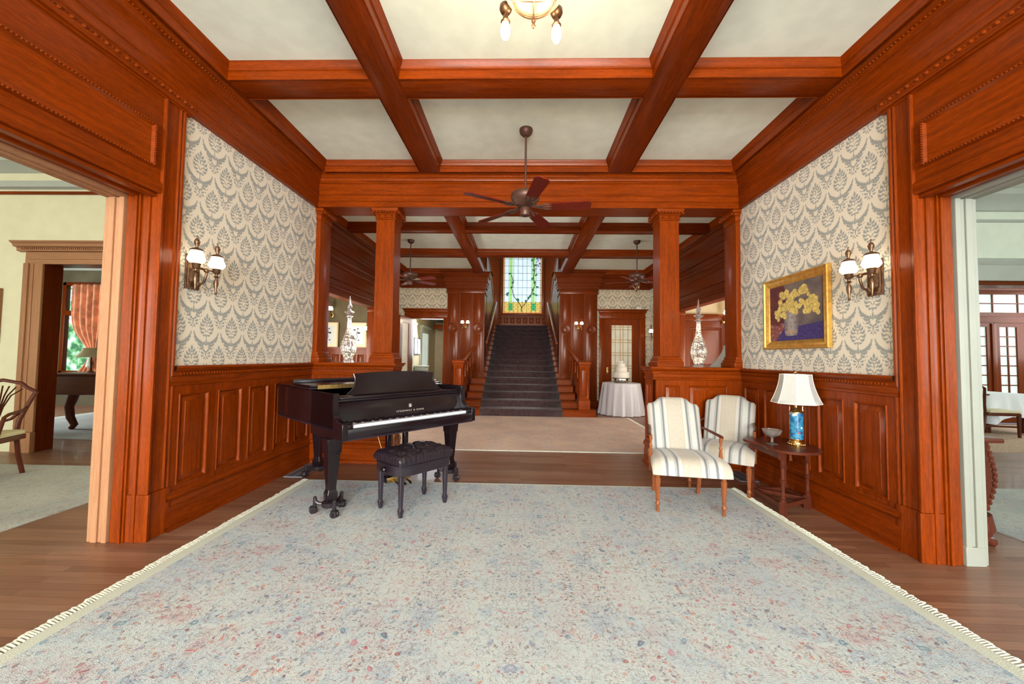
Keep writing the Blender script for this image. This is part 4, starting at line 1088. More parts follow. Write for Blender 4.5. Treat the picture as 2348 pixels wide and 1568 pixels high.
# ---------------------------------------------------------------- gate-leg side table, lamp, glass compote
T_ = thing('side_table', 'dark gate-leg side table with turned legs between armchair and right wall', 'table', (2.38, 3.5, 0))
poly = [(2.15, 3.80), (2.125, 3.73), (2.145, 3.65), (2.175, 3.58), (2.165, 3.50), (2.145, 3.42), (2.155, 3.34), (2.205, 3.27), (2.29, 3.225), (2.38, 3.22), (2.46, 3.25), (2.53, 3.31), (2.58, 3.39), (2.605, 3.5), (2.60, 3.78), (2.53, 3.86), (2.38, 3.89), (2.23, 3.87)]
sp = []
for i in range(len(poly)):
    a, b, c, d = [poly[(i+k) % len(poly)] for k in (-1, 0, 1, 2)]
    for k in range(4):
        t = k/4; sp.append(tuple(.5*((2*b[j])+(-a[j]+c[j])*t+(2*a[j]-5*b[j]+4*c[j]-d[j])*t*t+(-a[j]+3*b[j]-3*c[j]+d[j])*t**3)-(2.38, 3.5)[j] for j in (0, 1)))
m = MB(); m.rings([[(x*.985, y*.985, .530) for x, y in sp], [(x, y, .536) for x, y in sp], [(x, y, .546) for x, y in sp], [(x*.98, y*.98, .553) for x, y in sp]]); m.build('tabletop', 'walnut_x', T_, smooth=30)
LG = [(2.215, 3.335), (2.225, 3.77), (2.545, 3.51), (2.53, 3.78)]
for x, y in LG:
    m = MB(); m.T = TR(x-2.38, y-3.5, 0)@RZ(.5)
    m.sq([(.021, 0), (.022, .115)]); m.sq([(.021, .465), (.021, .53)])
    m.lathe([(.020, .115), (.022, .125), (.014, .135), (.024, .148), (.014, .16), (.018, .17), (.0135, .20), (.016, .27), (.025, .280), (.016, .29), (.024, .298), (.015, .306), (.0145, .40), (.024, .408), (.015, .418), (.022, .43), (.014, .44), (.020, .465)], seg=16)
    m.build('leg', 'walnut_z', T_, smooth=40)
def bar(m, a, b, z0, z1, w=.014):
    a, b = Vector(a), Vector(b); d = (b-a).normalized(); n = Vector((-d.y, d.x))*w
    q = [a+n, b+n, b-n, a-n]; m.rings([[(p.x, p.y, z) for p in q] for z in (z0, z1)])
loc_ = [(x-2.38, y-3.5) for x, y in LG]
for i, j in ((0, 1), (0, 2), (1, 3), (2, 3), (1, 2)):
    m = MB(); bar(m, loc_[i], loc_[j], .062, .098); m.build('stretcher', 'walnut_x', T_, bevel=.002)
m = MB(); 
for i, j in ((0, 1), (1, 3), (2, 3)): bar(m, loc_[i], loc_[j], .47, .53)
m.build('apron', 'walnut_x', T_)

LP_ = thing('table_lamp', 'table lamp with blue floral porcelain cylinder, gilt base and white paneled shade', 'lamp', (2.465, 3.52, .553))
m = MB(); m.lathe([(.062, 0), (.064, .008), (.058, .018), (.060, .024), (.055, .034), (.050, .045), (.055, .052), (.053, .058)], seg=32)
for k in range(20): a = 2*PI*k/20; m.ball((.062*math.cos(a), .062*math.sin(a), .012), .010, 8)
m.build('base', 'brass', LP_, smooth=50)
m = MB(); m.lathe([(.048, .055), (.052, .058), (.052, .288), (.048, .292)], seg=36); m.build('body', 'cloisonne', LP_)
m = MB(); m.lathe([(.053, .288), (.054, .296), (.047, .304), (.036, .312), (.020, .320), (.014, .332), (.012, .36), (.016, .37), (.008, .39), (.006, .62), (.006, .635)], seg=24)
for s in (-1, 1): m.tube([(s*.050, 0, .295), (s*.060, 0, .305), (s*.056, 0, .33), (s*.060, 0, .345)], .004, 6)
m.build('cap', 'brass', LP_, smooth=50)
m = MB(); m.ball((0, 0, .645), .014, 10); m.build('finial', 'brass', LP_)
def shade(m, R0, R1, z0, z1, n=8, waist=.0, seg=8, rot=0):
    R = []
    for i in range(seg+1):
        t = i/seg; r = R0+(R1-R0)*(1-(1-t)**1.7); R.append([(r*math.cos(2*PI*j/n+rot), r*math.sin(2*PI*j/n+rot), z0+(z1-z0)*t) for j in range(n)])
    m.rings(R, cap0=False, cap1=False); return R
m = MB(); SR = shade(m, .188, .118, .375, .628, rot=.2); sh = m.build('shade', 'lamp_shade', LP_, smooth=20, solid=.003)
m = MB()
for j in range(8): m.tube([R[j] for R in SR], .0028, 5)
for R in (SR[0], SR[-1]): m.tube(R+[R[0]], .004, 5)
m.build('shade_piping', 'piping', sh)

G = thing('glass_compote', 'footed cut-glass compote bowl on the left end of the side table', 'bowl', (2.275, 3.56, .553))
m = MB(); m.lathe([(.047, 0), (.048, .004), (.026, .008), (.009, .014), (.008, .030), (.012, .038), (.008, .048), (.010, .058)], seg=24); m.build('foot', 'crystal_clear', G)
m = MB(); m.lathe([(.010, .056), (.034, .066), (.062, .088), (.075, .118), (.077, .128), (.073, .128), (.059, .094), (.032, .073), (.004, .066)], seg=36, flute=18, fa=.03); m.build('bowl', 'crystal_clear', G)

# ---------------------------------------------------------------- wall sconces of the front hall
def slim(P, k=.80): return [(r*k, z) for r, z in P]
def lamp_unit(par, x, y, z0, s=1., lit='shade_lit'):
    """turned brass holder, glass shade, cap and finial on a vertical axis"""
    m = MB(); m.lathe(slim([(.004*s, -.145*s), (.014*s, -.14*s), (.008*s, -.128*s), (.009*s, -.11*s), (.020*s, -.065*s), (.022*s, -.045*s), (.012*s, -.02*s), (.010*s, -.01*s), (.026*s, 0), (.012*s, .008*s), (.012*s, .02*s), (.030*s, .030*s), (.034*s, .055*s), (.040*s, .060*s), (.038*s, .066*s)]), c=(x, y, z0), seg=16)
    h = m.build('lamp_holder', 'bronze', par, smooth=50)
    m = MB(); m.lathe(slim([(.034*s, .062*s), (.054*s, .070*s), (.070*s, .086*s), (.073*s, .097*s), (.068*s, .112*s), (.057*s, .132*s), (.051*s, .150*s), (.052*s, .160*s)]), c=(x, y, z0), seg=20); m.build('glass_shade', lit, h, smooth=60)
    m = MB(); m.lathe(slim([(.058*s, .158*s), (.058*s, .163*s), (.040*s, .176*s), (.014*s, .184*s), (.010*s, .195*s), (.020*s, .210*s), (.026*s, .232*s), (.016*s, .240*s), (.020*s, .246*s), (.006*s, .256*s), (.008*s, .268*s), (.002*s, .280*s)]), c=(x, y, z0), seg=14); m.build('finial_cap', 'bronze', h, smooth=50)
def sconce(label, x0, sx, yc, z0):
    Q = thing('wall_sconce', label, 'wall lamp', (x0, yc, z0), 0, 'two-light bronze wall sconces')
    m = MB(); 
    def bx_(a, b, y, za, zb): m.bbox(min(sx*a, sx*b), max(sx*a, sx*b), -y, y, za, zb, .004)
    bx_(0, .012, .065, -.155, .115); bx_(.01, .022, .052, -.14, .10); m.build('backplate', 'bronze', Q)
    m = MB(); m.tube([(sx*.02, 0, -.08), (sx*.06, 0, -.12), (sx*.10, 0, -.10), (sx*.12, 0, -.04), (sx*.12, 0, .0)], .009, 8); m.ball((sx*.05, 0, -.115), .024, 10)
    m.tube([(sx*.12, -.095, -.012), (sx*.12, -.05, .004), (sx*.12, 0, .0), (sx*.12, .05, .004), (sx*.12, .095, -.012)], .007, 8); m.ball((sx*.12, 0, -.005), .020, 10); m.tube([(sx*.02, 0, .02), (sx*.12, 0, .0)], .008, 8)
    m.build('arm', 'bronze', Q, smooth=50)
    for s in (-1, 1):
        lamp_unit(Q, sx*.12, s*.098, -.035)
        l = point('sconce_bulb', (x0+sx*.135, yc+s*.098, z0+.075), 12, WARM, .045)
    return Q
sconce('two-light bronze wall sconce lit on the left wallpapered wall', XL, 1, 2.93, 1.955)
sconce('two-light bronze wall sconce lit on the right wall beside the painting', XR, -1, 2.93, 1.955)

# ---------------------------------------------------------------- oil painting of yellow flowers
PT = thing('framed_painting', 'gilt framed painting of yellow flowers in a pale jug on right wall', 'painting', (XR-.005, 3.78, 1.785))
hy, hz, fw_ = .44, .365, .085
m = MB(); R = []
for o, h in ((0, 0), (0, .030), (.008, .038), (.022, .038), (.030, .026), (.050, .030), (.060, .022), (.072, .016), (fw_, .010), (fw_, .0)):
    R.append([(-h, -hy+o, -hz+o), (-h, hy-o, -hz+o), (-h, hy-o, hz-o), (-h, -hy+o, hz-o)])
m.rings(R, cap0=False, cap1=False); m.build('frame', 'gilt', PT, smooth=20)
m = MB(); NU, NV = 170, 130; cy_, cz_ = hy-fw_, hz-fw_
m.grid(lambda u, v: (-.012, cy_*(1-2*u), cz_*(2*v-1)), NU, NV); cv = m.build('canvas', 'oil_paint', PT, smooth=0)
rnd = random.Random(11)
fl = []
cl = [(.30, .80, .10), (.42, .72, .11), (.36, .60, .10), (.50, .66, .09), (.56, .80, .09), (.66, .84, .10), (.72, .78, .09), (.60, .62, .09), (.78, .58, .10), (.86, .66, .09), (.90, .54, .08), (.74, .48, .08), (.24, .62, .08), (.18, .52, .08), (.28, .46, .07), (.16, .42, .06), (.46, .52, .08), (.92, .46, .06), (.52, .50, .06), (.24, .72, .07), (.84, .50, .07)]
for a, b, r in cl:
    for k in range(5): fl.append((a+rnd.uniform(-.6, .6)*r, b+rnd.uniform(-.6, .6)*r, r*rnd.uniform(.35, .6), rnd.uniform(.75, 1.1)))
ca = cv.data.color_attributes.new('Col', 'FLOAT_COLOR', 'POINT')
def L3(c): return Vector(lin(c)[:3])
for i, v in enumerate(cv.data.vertices):
    u = (cy_-v.co.y)/(2*cy_); t = (v.co.z+cz_)/(2*cz_)
    n1 = noise.noise((u*6, t*6, 0)); n2 = noise.noise((u*24, t*24, 3)); n3 = noise.noise((u*60, t*25, 5))
    c = L3((84, 76, 80)).lerp(L3((116, 100, 92)), max(0, min(1, .5+n1*.9+(t-.5)*.4)))
    if u < .30+.12*(1-t)+.05*n1: c = L3((104, 40, 34)).lerp(L3((74, 30, 40)), max(0, min(1, .5+n1+n2*.5)))
    if u < .34 and t < .30+.08*n1: c = L3((120, 60, 58)).lerp(L3((160, 120, 110)), max(0, n2*1.6))
    if t < .22+.10*(u-.4)+.015*n2 and u > .30-.8*(.22-t): c = L3((46, 34, 88)).lerp(L3((66, 52, 116)), max(0, min(1, .5+n2)))
    # jug
    jw = .115+.030*math.sin((t-.1)*6) if .08 < t < .54 else 0
    if jw and abs(u-.44) < jw:
        q = (u-.44)/jw; c = L3((168, 160, 152)).lerp(L3((104, 96, 100)), min(1, abs(q)**1.5+.15)); 
        if n2 > .22 or n3 > .45: c = c.lerp(L3((110, 70, 80)), .6)
        if .12 < t < .17: c = c.lerp(L3((176, 140, 104)), .6)
    for a, b, r, k in fl:
        d = math.hypot((u-a), (t-b)*.85)
        if d < r*(1+.18*n2):
            e_ = d/r; c = L3((204, 172, 78)).lerp(L3((226, 206, 130)), max(0, min(1, .5+n3*.8+n2*.5)))*k
            if e_ > .72: c = c.lerp(L3((134, 104, 40)), (e_-.72)*1.8)
            if e_ < .22: c = c.lerp(L3((170, 116, 40)), .5)
    c = c*(1+.25*n3)
    ca.data[i].color = (max(0, c.x), max(0, c.y), max(0, c.z), 1)
# ---------------------------------------------------------------- ceiling fans
def blade_outline(m, r0, r1, w0, w1, ang, pitch_, z):
    T = RZ(ang)@TR(0, 0, z)@Matrix.Rotation(pitch_, 4, 'X')
    m.T = T
    pts = [(r0, -w0), (r1-.03, -w1), (r1, -w1*.55), (r1, w1*.55), (r1-.03, w1), (r0, w0)]
    m.prism(pts, -.004, .004)
def fan(label, loc, drop, R, a0, lit=False, group='bronze ceiling fans'):
    F = thing('ceiling_fan', label, 'ceiling fan', loc, 0, group)
    m = MB(); m.lathe([(.068, 0), (.070, -.015), (.060, -.045), (.035, -.068), (.014, -.078)][::-1], seg=24); m.build('canopy', 'bronze_fan', F, smooth=50)
    m = MB(); m.lathe([(.011, -drop), (.011, -.06)], seg=12); m.build('downrod', 'bronze_fan', F)
    m = MB(); z = -drop
    m.lathe([(.03, z-.150), (.06, z-.145), (.105, z-.115), (.130, z-.085), (.142, z-.070), (.145, z-.025), (.138, z-.012), (.08, z+.004), (.02, z+.012)], seg=36); mo = m.build('motor', 'bronze_fan', F, smooth=50)
    m = MB()
    for k in range(30):
        a = 2*PI*k/30; m.tube([(.125*math.cos(a), .125*math.sin(a), z-.094), (.09*math.cos(a), .09*math.sin(a), z-.126)], .0035, 4)
    m.build('vent_ribs', 'bronze', mo)
    m = MB(); m.lathe([(.02, z-.245), (.046, z-.238), (.054, z-.215), (.055, z-.165), (.045, z-.152), (.03, z-.148)], seg=24); m.tube([(-.05, -.02, z-.22), (-.05, -.02, z-.27)], .002, 5); m.build('switch_housing', 'bronze_fan', F, smooth=50)
    for k in range(5):
        a = a0+k*2*PI/5
        m = MB(); blade_outline(m, .25, R, .055, .070, a, -.22, z-.150); b = m.build('blade', 'mahogany', F)
        m = MB(); m.T = RZ(a)
        for s in (-1, 1): m.tube([(.07, s*.012, z-.130), (.13, s*.020, z-.152), (.18, s*.040, z-.150), (.23, s*.045, z-.150-s*.010), (.27, s*.030, z-.150-s*.007)], .008, 6)
        m.tube([(.12, 0, z-.150), (.27, 0, z-.150)], .008, 6); m.build('blade_iron', 'bronze_fan', b)
    if lit:
        for k in range(3):
            a = .6+k*2*PI/3; m = MB(); m.T = TR(.07*math.cos(a), .07*math.sin(a), z-.24)@RZ(a)@Matrix.Rotation(.9, 4, 'Y')@Matrix.Rotation(PI, 4, 'X')
            m.lathe([(.02, -.01), (.025, .02), (.035, .06), (.055, .11)], seg=14); m.build('lamp_cup', 'bronze', F)
    return F
fan('near bronze ceiling fan with five dark wood blades in front of cross beam', (.02, 3.85, ZC), .66, .66, math.radians(-5))
fan('far bronze ceiling fan hanging left of the stair', (-2.255, 7.6, ZC), .66, .62, math.radians(-25))
fan('far bronze ceiling fan with lamp cups hanging right of the stair', (2.26, 7.57, ZC), .66, .62, math.radians(12), lit=True)

# ---------------------------------------------------------------- bowl chandelier
CH = thing('bowl_chandelier', 'bronze and amber glass bowl chandelier with hanging bulbs at top of view', 'chandelier', (.045, 1.975, ZC))
m = MB(); m.lathe([(.01, -.30), (.012, -.10), (.04, -.06), (.085, -.03), (.09, 0)], seg=24); m.build('canopy', 'bronze', CH, smooth=50)
m = MB(); m.lathe([(.004, -.428), (.08, -.424), (.125, -.412), (.155, -.392), (.170, -.36), (.172, -.32), (.166, -.32), (.150, -.385), (.08, -.415), (.004, -.418)], seg=44); bw = m.build('glass_bowl', 'bowl_lit', CH, smooth=60)
m = MB()
m.tube([(.112*math.cos(2*PI*j/40), .112*math.sin(2*PI*j/40), -.430) for j in range(41)], .007, 8)
m.tube([(.174*math.cos(2*PI*j/40), .174*math.sin(2*PI*j/40), -.330) for j in range(41)], .010, 8)
for k in range(4):
    a = PI/2+k*PI/2
    m.tube([(r*math.cos(a), r*math.sin(a), z) for r, z in ((.174, -.335), (.160, -.395), (.135, -.418), (.112, -.432), (.06, -.436), (.0, -.438))], .006, 6)
m.lathe([(.002, -.486), (.009, -.482), (.012, -.474), (.008, -.466), (.006, -.460), (.011, -.450), (.012, -.440), (.006, -.430)], c=(0, .115, 0), seg=12)
m.build('frame', 'bronze', CH, smooth=50)
for k, deg in enumerate((50, 140, 230, 320)):
    a = math.radians(deg); x, y = .207*math.cos(a), .207*math.sin(a)
    m = MB(); m.tube([(.17*math.cos(a), .17*math.sin(a), -.335), (x, y, -.345)], .012, 6); m.lathe([(.010, -.385), (.026, -.378), (.036, -.358), (.034, -.338), (.015, -.325)], c=(x, y, 0), seg=16)
    m.lathe([(.023, -.440), (.027, -.432), (.017, -.415), (.014, -.40), (.012, -.375)], c=(x, y, 0), seg=14); ar = m.build('lamp_holder', 'bronze', CH, smooth=50)
    m = MB(); m.lathe([(.002, -.532), (.016, -.528), (.026, -.508), (.029, -.485), (.026, -.460), (.018, -.440), (.012, -.43)], c=(x, y, 0), seg=18); m.build('bulb', 'bulb', ar, smooth=60)
    point('chandelier_bulb', (.045+x, 1.975+y, ZC-.58), 6, (1, .78, .5), .03)

# ---------------------------------------------------------------- rugs
def rug(name, label, loc, hx, hy, mt, fringe=True, h=.009):
    m = MB(); m.grid(lambda u, v: (hx*(2*u-1)+.006*math.sin(v*37)*(1 if u in (0, 1) else 0), hy*(2*v-1), h), 40, 40)
    m.rings([[(-hx, -hy, 0), (hx, -hy, 0), (hx, hy, 0), (-hx, hy, 0)], [(-hx, -hy, h), (hx, -hy, h), (hx, hy, h), (-hx, hy, h)]], cap1=False)
    o = m.build(name, mt, None, smooth=0); o.location = loc; tag(o, label, 'rug')
    if fringe:
        r_ = random.Random(5); m = MB()
        for s in (-1, 1):
            y = -hy
            while y < hy:
                wv = .012+.020*noise.noise((y*2.2, s, 0)); L = .042+.018*r_.random(); sw = .030*noise.noise((y*3, s*3, 1))+.012*(r_.random()-.5)
                m.tube([(s*(hx-.004), y, h*.7), (s*(hx+L*.5), y+sw*.4, .012), (s*(hx+L), y+sw+wv*.3, .005)], lambda t: .0055*(1+.5*math.sin(t*PI)), 5)
                y += .0115+.006*r_.random()
        f = m.build('fringe', 'fringe', o, smooth=60); f['kind'] = 'stuff'
    return o
rug('area_rug', 'large pale floral rug with cream fringe filling the foreground', (-.03, 1.385, 0), 2.17, 2.6, 'rug_floral')
rug('area_rug', 'beige rose rug lying before the staircase in the rear hall', (0, 6.95, 0), 3.25-.93, 1.56, 'rug_rose')
# floor vents
for x, y, lab in ((-2.41, 4.33, 'flat grey floor register against left skirting, under piano tail'), (2.47, 4.50, 'flat grey floor register behind the armchairs by the right wall')):
    m = MB(); m.box(-.10, .10, -.26, .26, 0, .006); o = m.build('floor_vent', 'steel', None, smooth=0); o.location = (x, y, 0); tag(o, lab, 'vent', 'floor registers')
    m = MB()
    for i in range(2): 
        for j in range(24): m.box(-.08+i*.09, -.01+i*.09, -.24+j*.0205, -.232+j*.0205, .006, .0075)
    m.build('slots', 'dark', o, smooth=0)

# ---------------------------------------------------------------- tall crystal decanters on the half walls
def decanter(label, x):
    D = thing('crystal_decanter', label, 'decanter', (x, 4.80, 1.212), 0, 'tall crystal decanters on the half walls')
    m = MB(); m.lathe(slim([(.070, 0), (.072, .012), (.058, .045), (.062, .06), (.092, .12), (.104, .18), (.098, .24), (.072, .31), (.044, .38), (.030, .45), (.026, .56), (.048, .575), (.046, .585)], .87), seg=36, flute=12, fa=.05); m.build('bottle', 'crystal_clear', D, smooth=18)
    m = MB(); m.lathe([(.016, .585), (.020, .60), (.060, .632), (.058, .640), (.024, .655), (.018, .67), (.028, .70), (.026, .725), (.014, .75), (.011, .77), (.003, .84)], seg=18, flute=6, fa=.05); m.build('stopper', 'crystal_clear', D, smooth=18)
    m = MB(); r_ = random.Random(2)
    for i in range(110):
        z = .03+r_.random()*.5; rr2 = .055 if z < .06 else (.085 if .1 < z < .27 else (.05 if z < .36 else .024)); a = r_.random()*2*PI; rr2 *= .35+.45*r_.random()
        m.ball((rr2*math.cos(a), rr2*math.sin(a), z), .0045, 5)
    m.build('string_lights', 'fairy_light', D, smooth=0)
plain('fairy_light', (1, .9, .7), .4, emit=(1, .80, .50), es=3.5)
decanter('tall crystal decanter with spire stopper on the left half wall', -2.185)
decanter('tall crystal decanter with spire stopper on the right half wall', 2.19)

# ---------------------------------------------------------------- pier and alcove sconces
def small_sconce(label, x, y, z, rz, n=2, s=.8, e=8, group=None, up=True):
    Q = thing('wall_sconce', label, 'wall lamp', (x, y, z), rz, group)
    m = MB(); m.lathe([(.045*s, 0), (.045*s, .01*s), (.03*s, .018*s), (.012*s, .022*s)], c=(0, 0, -.08*s), seg=16, ax='y'); m.v = [(a, -b, c) for a, b, c in m.v]
    xs = [0] if n == 1 else [-.09*s, .09*s]
    m.tube([(0, -.01, -.08*s), (0, -.06*s, -.10*s), (0, -.10*s, -.04*s)], .008*s, 6)
    for q in xs: m.tube([(0, -.10*s, -.04*s), (q*.6, -.10*s, -.05*s), (q, -.10*s, -.03*s)], .007*s, 6)
    m.build('arm', 'brass', Q, smooth=50)
    for q in xs: lamp_unit(Q, q, -.10*s, -.035*s, s)
    c_, s_ = math.cos(rz), math.sin(rz)
    for q in xs: point('sconce_bulb', (x+q*c_+.13*s*s_, y+q*s_-.13*s*c_, z+.07*s), e, WARM, .03)
small_sconce('two-light brass sconce lit on the panelled pier left of the stair', -1.50, YR-.14, 2.16, 0, group='pier sconces')
small_sconce('two-light brass sconce lit on the panelled pier right of the stair', 1.50, YR-.14, 2.16, 0, group='pier sconces')
small_sconce('single lit sconce on olive alcove wall, left of the botanical prints', -4.50, 8.98, 2.32, 0, 1, 1., 4)
small_sconce('single lit sconce on olive alcove wall, right of the botanical prints', -3.62, 8.98, 1.86, 0, 1, 1., 4)
small_sconce('single lit sconce above dark alcove door beyond the right half wall', 4.66, 8.93, 2.30, 0, 1, 1.2, 3)
small_sconce('tiny lit sconce on papered wall behind the right column', HR, 9.9, 1.95, -PI/2, 1, 1., 2)
# botanical prints
for x, lab in ((-4.58, 'botanical print with flower sprig, left one on olive alcove wall'), (-3.89, 'botanical print with flower sprig, right one on olive alcove wall')):
    Q = thing('botanical_print', lab, 'picture', (x, 8.97, 1.78), 0, 'botanical prints in the alcove')
    m = MB(); m.bbox(-.24, .24, -.02, .02, -.30, .30, .006); m.build('frame', 'mat_board', Q)
    m = MB(); m.box(-.215, .215, -.026, -.018, -.275, .275); m.build('mat', 'paper', Q, smooth=0)
    m = MB(); m.box(-.15, .15, -.029, -.026, -.21, .21); m.build('sheet', 'ivory', Q, smooth=0)
    m = MB(); m.tube([(-.02, -.031, -.13), (.02, -.031, -.05), (0, -.031, .03), (.02, -.031, .12)], .005, 4)
    for a, b, r in ((-.05, .12, .03), (.05, .05, .04), (-.05, -.09, .03), (.05, -.12, .025), (.03, .15, .025)): m.ball((a, -.031, b), r, 8, sy=.06, sz=.6)
    m.build('flower_drawing', 'ink', Q)
# dark panelled door in the right alcove
D = thing('panelled_door', 'dark panelled door with frame in the right alcove', 'door', (4.25, 8.97, 0))
m = MB(); m.bbox(-.75, -.48, -.05, .0, 0, 2.33, .01); m.bbox(.48, .95, -.05, 0, 0, 2.33, .01); m.bbox(-.8, 1.0, -.07, 0, 2.20, 2.36, .01); m.build('frame', 'oakdark_z', D)
m = MB(); m.T = TR(.48, 0, 0)@RZ(PI); panelled(m, .96, 0, 2.2, [(.12, .84, 1.15, 2.05), (.12, .84, .25, 1.0)], .02); m.build('leaf', 'oakdark_z', D)
# floor lamp behind the right pilaster
Q = thing('floor_lamp', 'floor lamp with white bell shade behind the right half wall', 'lamp', (3.10, 5.75, 0))
m = MB(); m.lathe([(.14, 0), (.14, .02), (.03, .05), (.012, .08), (.012, 1.3), (.004, 1.56)], seg=18); m.build('pole', 'brass', Q)
m = MB(); shade(m, .33, .10, 1.17, 1.52, n=24); m.build('shade', 'lamp_shade', Q, smooth=60, solid=.003)

# ---------------------------------------------------------------- cake table by the glazed door
CT = thing('cake_table', 'round table with white floor-length cloth before glazed door', 'table', (2.38, 9.2, 0))
m = MB(); m.lathe([(.42, .70), (.43, .705), (.43, .725), (.42, .73)], seg=40); m.build('tabletop', 'walnut_x', CT)
m = MB(); m.lathe([(.03, 0), (.03, .70)], seg=10); m.build('pedestal', 'walnut_z', CT)
m = MB(); R = []
for z in (.735, .733, .70, .55, .35, .15, .01):
    t = (.735-z)/.735; rg = []
    for j in range(120):
        a = 2*PI*j/120; r = (.42 if z == .735 else .438)+.085*t+(.034*math.sin(a*17+.6*math.sin(a*3))+.014*math.sin(a*31))*t**.6
        rg.append((r*math.cos(a), r*math.sin(a), z))
    R.append(rg)
m.rings(R, cap0=True, cap1=False); o = m.build('tablecloth', 'tablecloth', None, smooth=60); o.location = (2.38, 9.2, 0); tag(o, 'floor-length white cloth draped over the round cake table', 'tablecloth')
CS = thing('cake_stand', 'ornate silver cake stand on the white cloth', 'cake stand', (2.36, 9.15, .737))
m = MB(); m.lathe([(.15, 0), (.165, .015), (.15, .03), (.16, .06), (.15, .085), (.19, .10), (.195, .115), (.18, .12)], seg=36, flute=12, fa=.03); m.build('stand', 'silver', CS)
CK = thing('tiered_cake', 'white tiered cake on silver stand', 'cake', (2.36, 9.15, .859))
for r, z0, z1 in ((.19, 0, .135), (.14, .135, .255), (.10, .255, .345)):
    m = MB(); m.lathe([(r, z0), (r+.006, z0+.01), (r, z0+.02), (r, z1-.012), (r-.012, z1)], seg=32); m.build('tier', 'icing', CK)
m = MB(); r_ = random.Random(4)
for i in range(12): a = i*.9; m.ball((.05*math.cos(a)*r_.random()*1.4, .05*math.sin(a), .36+.02*r_.random()), .026, 8)
m.build('topping', 'icing', CK)
# glazed door with leaded bevels
def leaded_door(x0, x1, z1, name, lab, loc, rz, group=None):
    """hinged at local x=0"""
    D = thing(name, lab, 'door', loc, rz, group); w_ = x1-x0
    m = MB(); gx0, gx1, gz0, gz1 = .19, w_-.19, .66, z1-.16
    m.box(0, gx0, 0, .045, 0, z1); m.box(gx1, w_, 0, .045, 0, z1); m.box(gx0, gx1, 0, .045, 0, gz0); m.box(gx0, gx1, 0, .045, gz1, z1)
    m.build('leaf', 'oak_z', D, bevel=.004)
    m = MB(); m.box(gx0, gx1, .02, .026, gz0, gz1); m.build('glass', 'glass_curtained', D, smooth=0)
    m = MB(); t = .015; xs = [gx0+.03, gx0+.10, (gx0+gx1)/2-.04, (gx0+gx1)/2+.04, gx1-.10, gx1-.03]; H = gz1-gz0
    for x in (xs[1], xs[2], xs[3], xs[4]): m.box(x-t/2, x+t/2, .012, .02, gz0, gz1)
    for k in range(5):
        zc = gz0+.08+k*(H-.16)/4
        for dz in (-.035, .035): m.box(gx0, gx1, .010, .02, zc+dz-t/2, zc+dz+t/2)
        for x in (xs[1]-.03, (xs[4])+.03):
            for a in range(4):
                b = a*PI/2+PI/4; m.tube([(x-.0+.03*math.cos(b), .014, zc+.03*math.sin(b)), (x+.05*math.cos(b), .014, zc+.05*math.sin(b))], .005, 4)
    m.build('came_lines', 'came_brass', D, smooth=0)
    m = MB(); m.bbox(.06, .11, -.012, 0, .88, 1.08, .004); m.ball((.085, -.045, 1.02), .028, 12); m.tube([(.085, 0, 1.02), (.085, -.04, 1.02)], .01, 8); m.build('knob', 'brass', D)
    return D
leaded_door(2.22, 3.14, 2.36, 'glazed_door', 'closed oak door with leaded glass panel behind the cake table', (2.22, YR+.03, 0), 0)
leaded_door(0, .90, 2.32, 'glazed_door', 'open oak door with leaded glass swung back left of rear doorway', (-3.02, YR-.05, 0), -PI/2-.02)
m = MB(); m.box(-.06, .06, -.02, 0, -.035, .035); o = m.build('thermostat_box', 'plastic_white', None, bevel=.006); o.location = (3.13, YR, 2.66); tag(o, 'small white plastic box on wallpaper above glazed door', 'sensor')

# passage beyond the left rear doorway
m = MB(); m.box(-3.5, -3.4, YR+.2, 15, 0, 2.7); m.box(-1.9, -1.8, YR+.2, 15, 0, 2.7); m.box(-3.4, -1.9, 15, 15.1, 0, 2.7); struct('wall_passage', m, 'plaster_beige', smooth=0)
for y, lab in ((11.3, 'near white door casing with cornice on left side of the passage'), (13.3, 'far white door casing with glass on left side of the passage')):
    Q = thing('door_casing', lab, 'doorway', (-3.4, y, 0))
    m = MB(); m.bbox(0, .05, -.55, -.43, 0, 2.15, .006); m.bbox(0, .05, .43, .55, 0, 2.15, .006); m.bbox(0, .06, -.58, .58, 2.1, 2.28, .006); m.bbox(0, .14, -.64, .64, 2.28, 2.34, .01); m.bbox(0, .10, -.61, .61, 2.24, 2.29, .01); m.build('frame', 'paint_white', Q)
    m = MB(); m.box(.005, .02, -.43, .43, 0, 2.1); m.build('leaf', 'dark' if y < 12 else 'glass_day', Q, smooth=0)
for y in (12.12, 12.50):
    Q = thing('passage_picture', 'small framed picture on passage wall, %s of the pair' % ('left' if y < 12.3 else 'right'), 'picture', (-3.38, y, 1.62), 0, 'pair of framed pictures in the passage')
    m = MB(); m.bbox(0, .02, -.18, .18, -.27, .27, .004); m.build('frame', 'lead', Q)
    m = MB(); m.box(.02, .024, -.15, .15, -.24, .24); m.build('print', 'glass_day', Q, smooth=0)  # picture sheet glows: brightness put in by the material's emission, no lamp
Q = thing('radiator', 'white radiator with cover shelf in the passage', 'radiator', (-3.22, 12.34, 0))
m = MB(); m.bbox(-.16, .18, -.30, .30, .95, 1.0, .006); m.bbox(-.15, .16, -.29, .29, .84, .95, .006); m.build('shelf', 'paint_white', Q)
for i in range(6): m = MB(); m.bbox(-.1, .12, -.26+i*.093, -.48+i*.093, .08, .82, .02); m.build('fin', 'steel', Q)
Q = thing('globe_light', 'lit globe ceiling light in the passage', 'ceiling light', (-2.24, 11.3, 2.62))
m = MB(); m.lathe([(.05, -.03), (.05, 0)], seg=14); m.build('base', 'brass', Q)
m = MB(); m.ball((0, 0, -.10), .085, 16); m.build('globe', 'shade_lit', Q)
